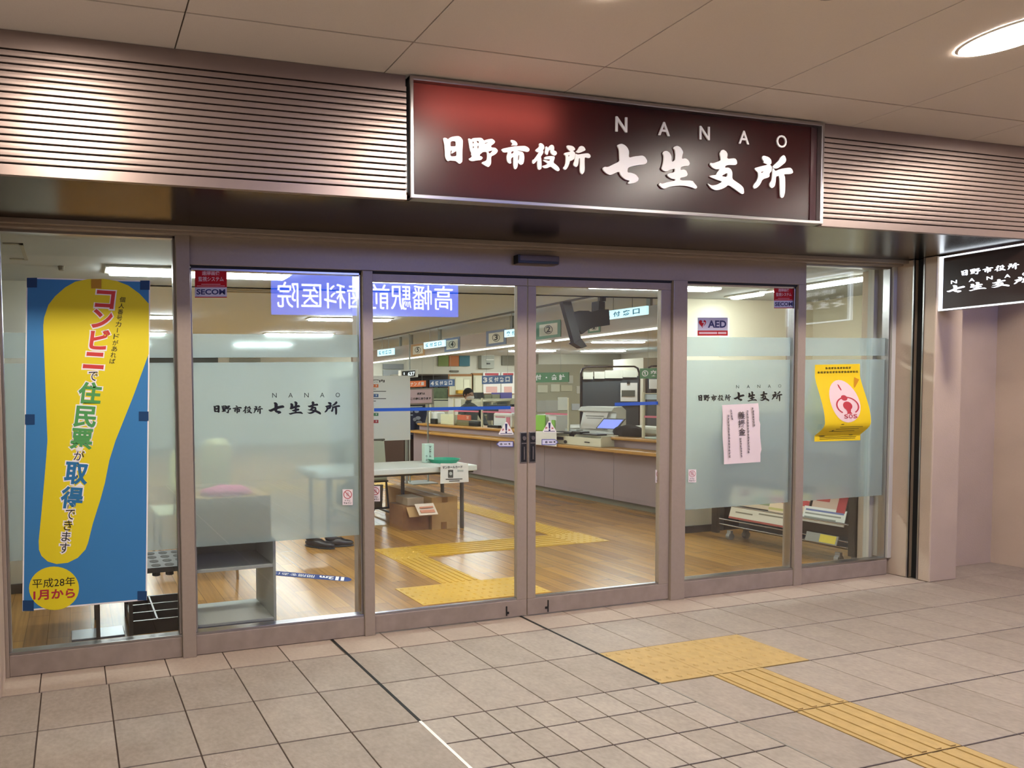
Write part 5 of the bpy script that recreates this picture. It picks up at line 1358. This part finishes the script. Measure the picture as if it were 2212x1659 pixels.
# photo panel and banner
b = bm_new(); pxsheet(b, 937, 966, 838, 864, 7.9, .02); o = tag(link('landscape_panel', b, mat('dark green picture', '#3f4a30', rough=.6, noise=.5, nscale=9)), 'dark green landscape picture right of the pink notice', 'picture')
b = bm_new(); pxsheet(b, 938, 968, 866, 978, 7.8, .3); tag(link('grey_cabinet_top', b, CAB), 'pale cabinet top under the landscape picture', 'cabinet')
t = thing('navy_banner', 'navy cloth banner with pale pictures hanging beside the far end of the counter', 'banner', at(905, 950, 'y', 6.42))
b = bm_new()
vs = []
for i in range(9):
    f_ = i/8; v = 880+68*f_
    vs.append([b.verts.new(at(u0+(u1-u0)*k/6-f_*2, v, 'y', 6.45+.03*math.sin(k*1.7+i*.2))) for k in range(7) for u0, u1 in ((882, 926-14*f_),)])
for i in range(8):
    for k in range(6): b.faces.new((vs[i][k], vs[i+1][k], vs[i+1][k+1], vs[i][k+1]))
link('cloth', b, mat('navy cloth', '#1d2540', rough=.8), t, smooth=True)
b = bm_new()
for cx, cy, rx, ry in ((900, 889, 5, 3), (903, 903, 6, 4), (905, 913, 7, 4.5), (896, 906, 4, 4)):
    pxpoly(b, [(cx+rx*math.cos(a*.524), cy+ry*math.sin(a*.524)) for a in range(12)], 6.40)
for v in (888, 895, 930, 936): pxpoly(b, [(887, v), (892, v), (892, v+3), (887, v+3)], 6.40)
link('pale_pictures', b, mat('pale blue grey print', '#8d95a5', rough=.7), t)
pa = at(884, 880, 'y', 6.41); b = bm_new(); cyl(b, (pa.x, 6.49, .72), (pa.x, 6.49, pa.z+.05), .01, 8); box(b, pa.x, pa.x+.32, 6.485, 6.50, pa.z, pa.z+.012); link('pole', b, WHITE, t)

# white table with notice, tray and card stand
TZ = .62
t = thing('table', 'white topped folding table with grey legs behind the left door', 'table', (3.4, 2.3, 0))
b = bm_new(); box(b, 2.3, 3.93, 2.04, 2.54, TZ-.055, TZ); link('table_top', b, mat('white laminate', '#d9d9d2', rough=.3), t, bevel=.008)
b = bm_new(); box(b, 2.32, 3.91, 2.07, 2.51, TZ-.075, TZ-.056); link('apron', b, mat('dark underframe', '#4a463f', rough=.5), t)
LEG = mat('leg grey', '#6c6a68', rough=.35, metal=.5)
for x, y in ((3.83, 2.13), (3.86, 2.46), (3.42, 2.48), (2.42, 2.1), (2.42, 2.48)):
    b = bm_new(); cyl(b, (x, y, 0), (x, y, TZ-.075), .018, 12); link('leg', b, LEG, t)
o = thing('table_notice', 'white notice hanging from the right corner of the table', 'notice', at(980, 1044, 'y', 2.03))
b = bm_new()
P = [at(952, 1001, 'y', 2.0), at(1011, 1001, 'y', 2.0), at(1012.5, 1041, 'y', 2.0), at(951, 1045, 'y', 2.0)]
A = [b.verts.new(p) for p in P]; B_ = [b.verts.new(p+Vector((0, .001, 0))) for p in P]
b.faces.new(A); b.faces.new(B_[::-1])
for i in range(4): b.faces.new((A[i], B_[i], B_[(i+1) % 4], A[(i+1) % 4]))
box(b, P[0].x, P[1].x-.03, 2.0, 2.3, TZ+.0005, TZ+.0015)
link('sheet', b, PAPER, o)
b = bm_new(); pxtext(b, 'マンホールカード', 956, 999, 1007, 1013, 1.998, .03, rise=1.5); pxsheet(b, 968, 979, 1015, 1032, 1.998, .0005); pxsheet(b, 963, 999, 1034.5, 1036.5, 1.998, .0005, rise=1); pxsheet(b, 970, 993, 1038.5, 1040.5, 1.998, .0005, rise=1); link('lettering', b, mat('dark grey print', '#4a4a48', rough=.6), o)
b = bm_new(); pxpoly(b, [(973.5+3.5*math.cos(a*.524), 1023+4*math.sin(a*.524)) for a in range(12)], 1.996); pxsheet(b, 988, 1001, 1015, 1019, 1.998, .0005); link('picture', b, mat('light grey print', '#b9bab6', rough=.6), o)
t = thing('card_stand', 'pale green white upright card stand with vertical writing on the table', 'card stand', at(925, 998, 'y', 2.35))
pa, pc, pd = at(915, 997, 'y', 2.35), at(935, 996, 'y', 2.35), at(915, 958.5, 'y', 2.35)
b = bm_new(); box(b, pa.x, pc.x, 2.33, 2.38, TZ+.001, pd.z); link('card', b, mat('pale mint', '#c9e0d2', rough=.5), t, bevel=.004)
b = bm_new(); P = at(926.5, 963, 'y', 2.328); vtext(b, 'マンホール', P, at(932, 963, 'y', 2.328)-P, at(926.5, 988, 'y', 2.328)-P, .03); P = at(919, 983, 'y', 2.328); vtext(b, 'カード', P, at(924, 983, 'y', 2.328)-P, at(919, 996, 'y', 2.328)-P, .03)
link('lettering', b, INK, t)
b = bm_new()
c0 = (3.76, 2.30)
for (r0, z0), (r1, z1_) in zip(((.0, TZ+.002), (.12, TZ+.002), (.15, TZ+.04), (.155, TZ+.04), (.125, TZ+.006)), ((.12, TZ+.002), (.15, TZ+.04), (.155, TZ+.04), (.125, TZ+.006), (0, TZ+.006))):
    for i in range(28):
        a0, a1 = 2*math.pi*i/28, 2*math.pi*(i+1)/28
        q = lambda r, a, z: b.verts.new((c0[0]+r*math.cos(a)*1.05, c0[1]+r*math.sin(a)*.8, z))
        if r0 == 0: b.faces.new((q(0, 0, z0), q(r1, a0, z1_), q(r1, a1, z1_)))
        elif r1 == 0: b.faces.new((q(r0, a0, z0), q(r0, a1, z0), q(0, 0, z1_)))
        else: b.faces.new((q(r0, a0, z0), q(r0, a1, z0), q(r1, a1, z1_), q(r1, a0, z1_)))
bmesh.ops.remove_doubles(b, verts=b.verts, dist=1e-5)
tag(link('green_tray', b, mat('teal green plastic', '#2fa585', rough=.4), smooth=False), 'teal green shallow tray on the right end of the table', 'tray')

# boxes under the table
CARD = mat('cardboard', '#b08a58', rough=.8, noise=.06, nscale=25); CARD_SHADE = mat('shaded cardboard', '#8a6038', rough=.8, noise=.08, nscale=25)  # second cardboard tone has the box's shade put into its colour
t = thing('cardboard_box', 'tall tan cardboard box under the right end of the table', 'box', (3.64, 2.5, 0))
b = bm_new(); box(b, 3.51, 3.79, 2.14, 2.95, 0, .31); link('carton', b, CARD, t)
b = bm_new(); box(b, 3.62, 3.68, 2.137, 2.1395, .26, .309); box(b, 3.61, 3.67, 2.137, 2.1395, 0, .07); box(b, 3.62, 3.68, 2.14, 2.95, .3105, .312); link('tape', b, mat('brown tape', '#8a6230', rough=.4), t)
t = thing('cardboard_box', 'cardboard box in painted shade with an open flap under the middle of the table', 'box', (3.35, 2.3, 0))
b = bm_new(); box(b, 3.22, 3.50, 2.17, 2.40, 0, .235); link('carton', b, CARD_SHADE, t)
b = bm_new(); obox(b, (3.36, 2.12, .19), (1, 0, 0), (0, .5, .86), (0, -.86, .5), .24, .10, .004); link('flap', b, CARD, t)
item('parcel', 'small grey brown parcel lying on the shaded cardboard box', 'parcel', mat('grey brown parcel', '#a8937a', rough=.7), (3.28, 3.46, 2.19, 2.38, .236, .31))
t = thing('leaflet_sheet', 'tilted sheet with orange print lying over the front of the shaded box', 'leaflet', (3.4, 2.08, .18))
b = bm_new(); obox(b, (3.415, 2.09, .215), (1, 0, 0), (0, .62, .78), (0, -.78, .62), .20, .12, .003); link('sheet', b, mat('pale cream paper', '#dcc9b4', rough=.7), t)
b = bm_new(); obox(b, (3.415, 2.088, .235), (1, 0, 0), (0, .62, .78), (0, -.78, .62), .14, .016, .004); obox(b, (3.415, 2.071, .20), (1, 0, 0), (0, .62, .78), (0, -.78, .62), .15, .03, .004); link('orange_print', b, mat('faded orange', '#c07a5a', rough=.6), t)

# folded trolley table behind
t = thing('folded_table', 'folded grey table on casters behind the white table', 'folding table', (3.2, 2.85, 0))
PAN = mat('grey green board', '#a6a690', rough=.5); FR = mat('frame olive', '#4f4d42', rough=.4, metal=.4)
for k, (xa, ya) in enumerate(((3.02, 2.80), (2.98, 2.98))):
    b = bm_new(); obox(b, (xa+.17, ya, .60), (1, 0, 0), (0, .12, .99), (0, -.99, .12), .46, .42, .018); link('top_panel', b, PAN, t)
    b = bm_new(); obox(b, (xa+.14, ya-.04, .23), (1, 0, 0), (0, -.1, .99), (0, .99, .1), .40, .25, .014); link('lower_panel', b, PAN, t)
b = bm_new()
for x in (2.98, 3.20, 3.43):
    tube(b, [Vector((x, 2.76, .10)), Vector((x, 2.86, .82))], .011)
for z in (.10, .38, .82): tube(b, [Vector((2.95, 2.76+(z-.1)*.14, z)), Vector((3.45, 2.76+(z-.1)*.14, z))], .011)
tube(b, [Vector((3.42, 2.62, .06)), Vector((3.42, 3.08, .06))], .014); tube(b, [Vector((2.96, 2.62, .06)), Vector((2.96, 3.08, .06))], .014)
link('frame', b, FR, t)
for x, y in ((3.42, 2.64), (3.42, 3.06), (2.96, 2.64), (2.96, 3.06)):
    b = bm_new(); cyl(b, (x-.012, y, .028), (x+.012, y, .028), .027, 14); link('caster', b, BLACK, t)

# ------------------------------------------------------------------ left windows
# grey open shelf unit right behind the glass
t = thing('shelf_unit', 'low grey open shelf unit standing behind the window left of the doors', 'shelf', (.985, .4, 0))
GS = mat('grey green steel', '#a3a8a3', rough=.45)
x0, x1, y0, y1, zt = .772, 1.222, .265, .56, .545
for a_ in ((x0, x0+.014), (x1-.016, x1)):
    b = bm_new(); box(b, *a_, y0, y1, .02, zt); link('side_panel', b, GS, t, bevel=.002)
for z0_, z1_ in ((zt-.016, zt), (.39, .407), (.10, .115)):
    b = bm_new(); box(b, x0+.0145, x1-.0165, y0+.002, y1-.002, z0_, z1_); link('shelf_board', b, GS, t, bevel=.002)
b = bm_new(); box(b, x0+.0145, x1-.0165, y1-.008, y1-.003, .407, zt-.016); link('back_panel', b, GS, t)
b = bm_new(); box(b, x0+.0145, x1-.0165, y0+.01, y0+.02, 0, .10); box(b, x0, x1, y0+.02, y1-.02, 0, .02); link('plinth', b, GS, t)
t = thing('carton', 'pale tan carton on the grey shelf unit, blurred by the frosted film', 'box', (.99, .42, .546))
b = bm_new(); box(b, .80, 1.21, .30, .52, .546, .775); link('carton_body', b, mat('pale tan card', '#bb8844', rough=.8), t)
b = bm_new()
for v in range(1): ball(b, (.99, .41, .78), .15, .09, .045)
for v in b.verts: v.co.z = max(v.co.z, .7765); v.co.z += .004*math.sin(v.co.x*60)
tag(link('pink_cloth', b, mat('bright pink cloth', '#e06a88', rough=.8), smooth=True), 'bright pink cloth heaped on the tan carton', 'cloth')
# two cream chairs behind the film
def cream_chair(cx, cy, zt, lab, first=[None]):
    if first[0] is None:
        t = thing('shell_chair', lab, 'chair', (cx, cy, 0), 'cream shell chairs behind the frosted window')
        CR = mat('cream shell', '#f4e6ae', rough=.45)
        b = bm_new(); n = 8; m_ = 6; g3 = []
        for i in range(n+1):
            f_ = i/n; z = zt-.40+.40*f_; w = .095+.012*math.sin(f_*3); w = w*(1 if f_ < .85 else (1-((f_-.85)/.15)**2*.35))
            g3.append([b.verts.new((cx+w*(2*k/m_-1), cy-.05-.04*f_+.02*abs(2*k/m_-1)**2*-1, z)) for k in range(m_+1)])
        for i in range(n):
            for k in range(m_): b.faces.new((g3[i][k], g3[i][k+1], g3[i+1][k+1], g3[i+1][k]))
        o = link('backrest', b, CR, t, smooth=True); md = o.modifiers.new('solid', 'SOLIDIFY'); md.thickness = .012
        b = bm_new(); box(b, cx-.19, cx+.19, cy-.02, cy+.36, .42, .445); link('seat', b, CR, t, bevel=.015)
        for sx in (-.17, .17):
            for sy in (.0, .33):
                b = bm_new(); cyl(b, (cx+sx, cy+sy, 0), (cx+sx*.9, cy+sy, .42), .011, 8); link('leg', b, CHROME, t)
        b = bm_new(); 
        for s_ in (-.05, .05): cyl(b, (cx+s_, cy-.03, .44), (cx+s_, cy-.06, zt-.36), .009, 8)
        link('back_support', b, CHROME, t)
        first[0] = t; return t
    src = first[0]; r = src.copy(); COL.objects.link(r); r.location = (cx, cy, 0); r['label'] = lab
    for ch in list(src.children):
        c = ch.copy(); COL.objects.link(c); c.parent = r
    return r
cream_chair(1.13, 1.25, at(457, 947, 'y', 1.2).z, 'nearer cream shell chair behind the frosted window, higher back')
c2_ = cream_chair(.985, 1.78, 1, 'farther cream shell chair half hidden by the post left of the frosted window')
c2_.location.z = 0; c2_.scale.z = at(395, 970, 'y', 1.72).z/at(457, 947, 'y', 1.2).z
# umbrella stand
t = thing('umbrella_stand', 'dark umbrella stand with a perforated top plate behind the poster window', 'umbrella stand', (.5, .6, 0))
IR = mat('dark grey iron', '#4e4b49', rough=.4, metal=.5)
x0, x1, y0, y1 = .10, .80, .47, .80
b = bm_new(); ztp = .375
box(b, x0, x1, y0, y1, ztp-.028, ztp); link('top_plate', b, mat('mid grey iron', '#3c3d3e', rough=.5, spec=.3), t)
b = bm_new(); c2 = bm_new()
for i in range(9):
    for k in range(4):
        cx, cy = x0+.045+i*.0765+(.02 if k % 2 else 0)*0, y0+.045+k*.08
        cyl(b, (cx, cy, ztp), (cx, cy, ztp+.0012), .027, 16)
        cyl(c2, (cx, cy, ztp-.055), (cx, cy, ztp-.029), .024, 10)
link('umbrella_holes', b, DARK, t); link('holder_rings', c2, DARK, t)
for x, y in ((.275, .49), (.455, .49), (.275, .78), (.455, .78)):
    b = bm_new(); box(b, x-.011, x+.011, y-.011, y+.011, .0, ztp-.028); link('leg', b, IR, t)
b = bm_new(); box(b, .13, .42, .49, .62, .0, .012); link('base_plate', b, mat('polished base', '#8d9499', rough=.3, metal=.4), t, bevel=.003)
b = bm_new(); box(b, .455, .80, .50, .88, 0, .012)
for y in (.50, .62, .74, .87): box(b, .455, .80, y, y+.01, .012, .075)
for x in (.455, .60, .79): box(b, x, x+.01, .5, .88, .012, .075)
link('drip_tray', b, mat('black tray', '#141618', rough=.3), t)
# shoes
t0 = None
def shoe(x, y, rz, lab):
    global t0
    if t0 is None:
        t0 = thing('shoe', lab, 'shoe', (0, 0, 0), 'pair of dark shoes')
        b = bm_new(); ball(b, (0, 0, .035), .045, .13, .045)
        for v in b.verts:
            v.co.z = max(v.co.z, .012)
            if v.co.y < -.03: v.co.z = .012+(v.co.z-.012)*.75
        ball(b, (0, .07, .07), .036, .055, .035)
        link('upper', b, mat('dark leather', '#1d1815', rough=.35), t0, smooth=True)
        b = bm_new(); ball(b, (0, 0, .008), .048, .135, .012); link('sole', b, DARK, t0)
        t0.location = (x, y, 0); t0.rotation_euler = (0, 0, rz); return
    r = t0.copy(); COL.objects.link(r); r.location = (x, y, 0); r.rotation_euler = (0, 0, rz); r['label'] = lab
    for ch in list(t0.children):
        c = ch.copy(); COL.objects.link(c); c.parent = r
shoe(2.22, 1.86, R(50), 'left dark shoe on the wooden floor under the frosted film'); shoe(2.40, 1.86, R(80), 'right dark shoe on the wooden floor under the frosted film')
# queue sticker on the floor
t = thing('floor_sticker', 'dark blue strip sticker with white writing on the wooden floor', 'sticker', (1.8, 1.15, 0))
A_, B2 = Vector((1.50, 1.37, .0012)), Vector((2.03, 1.05, .0012)); U_ = (B2-A_); n_ = Vector((U_.y, -U_.x, 0)).normalized()
if n_.y < 0: n_ = -n_
b = bm_new(); hw = .05
p_ = [A_-n_*hw, B2-n_*hw]+[B2+U_.normalized()*hw*math.sin(a)-n_*hw*math.cos(a) for a in (.5, 1.0, 1.57, 2.1, 2.6)]+[B2+n_*hw, A_+n_*hw]
A = [b.verts.new(q) for q in p_]; b.faces.new(A); link('strip', b, mat('strip blue', '#1f3a78', rough=.7, spec=.2), t)
b = bm_new(); u1_ = U_.normalized()
up = Vector((0, 0, .0006))
for s_ in (.90, .96):
    q = A_+U_*s_+up; quad(b, q-n_*hw*.8, q+u1_*.022-n_*hw*.8, q+u1_*.022+n_*hw*.8, q+n_*hw*.8)
text(b, '2m', A_+U_*.88+n_*.03+up, -u1_*.10, -n_*.06, .04)
text(b, '間隔をあけて', A_+U_*.66+n_*.028+up, -u1_*.36, -n_*.056, .0)
link('lettering', b, PWHITE, t)

# magazine rack behind the right windows
t = thing('magazine_rack', 'black magazine rack with newspapers behind the rightmost windows', 'rack', (5.72, .75, 0))
BK = mat('black rack panel', '#14191a', rough=.4)
xf, y0, y1 = 5.61, .345, 1.22
b = bm_new(); box(b, xf+.06, xf+.30, y0, y0+.03, .07, 1.1); link('end_panel', b, BK, t)
b = bm_new(); box(b, xf+.10, xf+.30, y1-.03, y1, .07, 1.1); link('end_panel', b, BK, t)
b = bm_new(); box(b, xf+.27, xf+.30, y0+.03, y1-.03, .07, 1.1); link('back_panel', b, mat('grey rack back', '#6b6c66', rough=.5), t)
b = bm_new()
for z in (.13, .175, .30, .56, .82):
    tube(b, [Vector((xf+.05, y0+.03, z)), Vector((xf+.05, y1-.03, z))], .006)
    tube(b, [Vector((xf+.05, y0+.03, z)), Vector((xf+.28, y0+.03, z-.03))], .006)
link('wire_rail', b, CHROME, t)
b = bm_new()
for z in (.11, .28, .54, .80): obox(b, (xf+.17, (y0+y1)/2, z), (0, 1, 0), (.97, 0, -.2), (.2, 0, .97), y1-y0-.07, .22, .008)
link('sloping_shelf', b, BK, t)
for x, y in ((xf+.08, y0+.09), (xf+.08, y1-.09), (xf+.26, y0+.09), (xf+.26, y1-.09)):
    b = bm_new(); cyl(b, (x, y-.012, .032), (x, y+.012, .032), .03, 14); box(b, x-.012, x+.012, y-.014, y+.014, .04, .08); link('caster', b, mat('grey caster', '#8f908a', rough=.4), t)
def paper_thing(y0, y1, z0, h, xoff, col, lab, name='newspaper', bands=()):
    o = thing(name, lab, 'newspaper', (xf+xoff, (y0+y1)/2, z0), 'papers in the magazine rack')
    ux, uy = Vector((0, -1, 0)), Vector((.30, 0, .954)); N = Vector((-.954, 0, .30))
    c = Vector((xf+xoff, (y0+y1)/2, z0))+uy*h/2
    b = bm_new(); obox(b, c, ux, uy, N, y1-y0, h, .008); link('sheet', b, mat('paper '+col, col, rough=.6), o)
    for f0, f1, g0, g1, cc in bands:
        b = bm_new(); cc_ = c+ux*((f0+f1)/2-.5)*(y1-y0)+uy*((g0+g1)/2-.5)*h+N*.0048; obox(b, cc_, ux, uy, N, (f1-f0)*(y1-y0), (g1-g0)*h, .0012); link('printed_band', b, mat('band '+cc, cc, rough=.6), o)
paper_thing(.40, .64, .275, .12, .06, '#e4e6dc', 'white newspaper with a blue line at the near end of the rack', bands=((.05, .95, .72, .84, '#6a78a8'), (.05, .9, .5, .6, '#8f9488'), (.05, .8, .25, .35, '#8f9488')))
paper_thing(.41, .60, .37, .20, .09, '#c9ae9a', 'brown picture magazine behind the white newspaper', bands=((.75, 1., .0, 1., '#a8252c'), (.1, .5, .35, .6, '#b23a32'), (.3, .72, .7, .98, '#d8c43a')))
paper_thing(.62, .86, .30, .19, .075, '#e0c8a8', 'yellow and red lettered magazine in the middle of the rack', bands=((.0, 1., .45, .68, '#b8383a'), (.0, 1., .74, .98, '#dcc440'), (.0, 1., .1, .2, '#b9b06a')))
paper_thing(.70, 1.10, .20, .11, .02, '#cfc8b4', 'pale newspaper with a red line low at the far end of the rack', bands=((.0, 1., .0, .14, '#a04a3c'), (.1, .4, .5, .6, '#77705f'), (.5, .9, .65, .75, '#77705f')))
paper_thing(.84, 1.14, .31, .17, .08, '#cbb79c', 'brown leaflet at the far end of the rack', bands=((.2, .4, .5, .9, '#8a3a28'), (.5, .95, .2, .6, '#7f8a66')))
paper_thing(.42, .60, .135, .07, .03, '#8f8f86', 'grey magazine with a yellow cover on the lowest shelf', bands=((.45, .95, .1, .95, '#d6c23c'),))
b = bm_new(); p = at(1558, 1152, 'z', 0); box(b, p.x-.02, p.x+.02, 1.34, 1.38, 0, .9); tag(link('dark_post', b, mat('dark brown post', '#3a2f22', rough=.5)), 'thin dark brown post before the cream wall behind the right window', 'post')
# pale box imitates a frame's reflection on the far wall
b = bm_new(); box(b, 5.95, 6.06, 1.404, 1.4099, 1.6, 1.95); tag(link('reflected_frame', b, mat('reflected frame tone', '#e9ecdf', rough=.4)), 'pale narrow panel coloured as a reflected frame on the cream wall right of the AED sticker', 'panel')
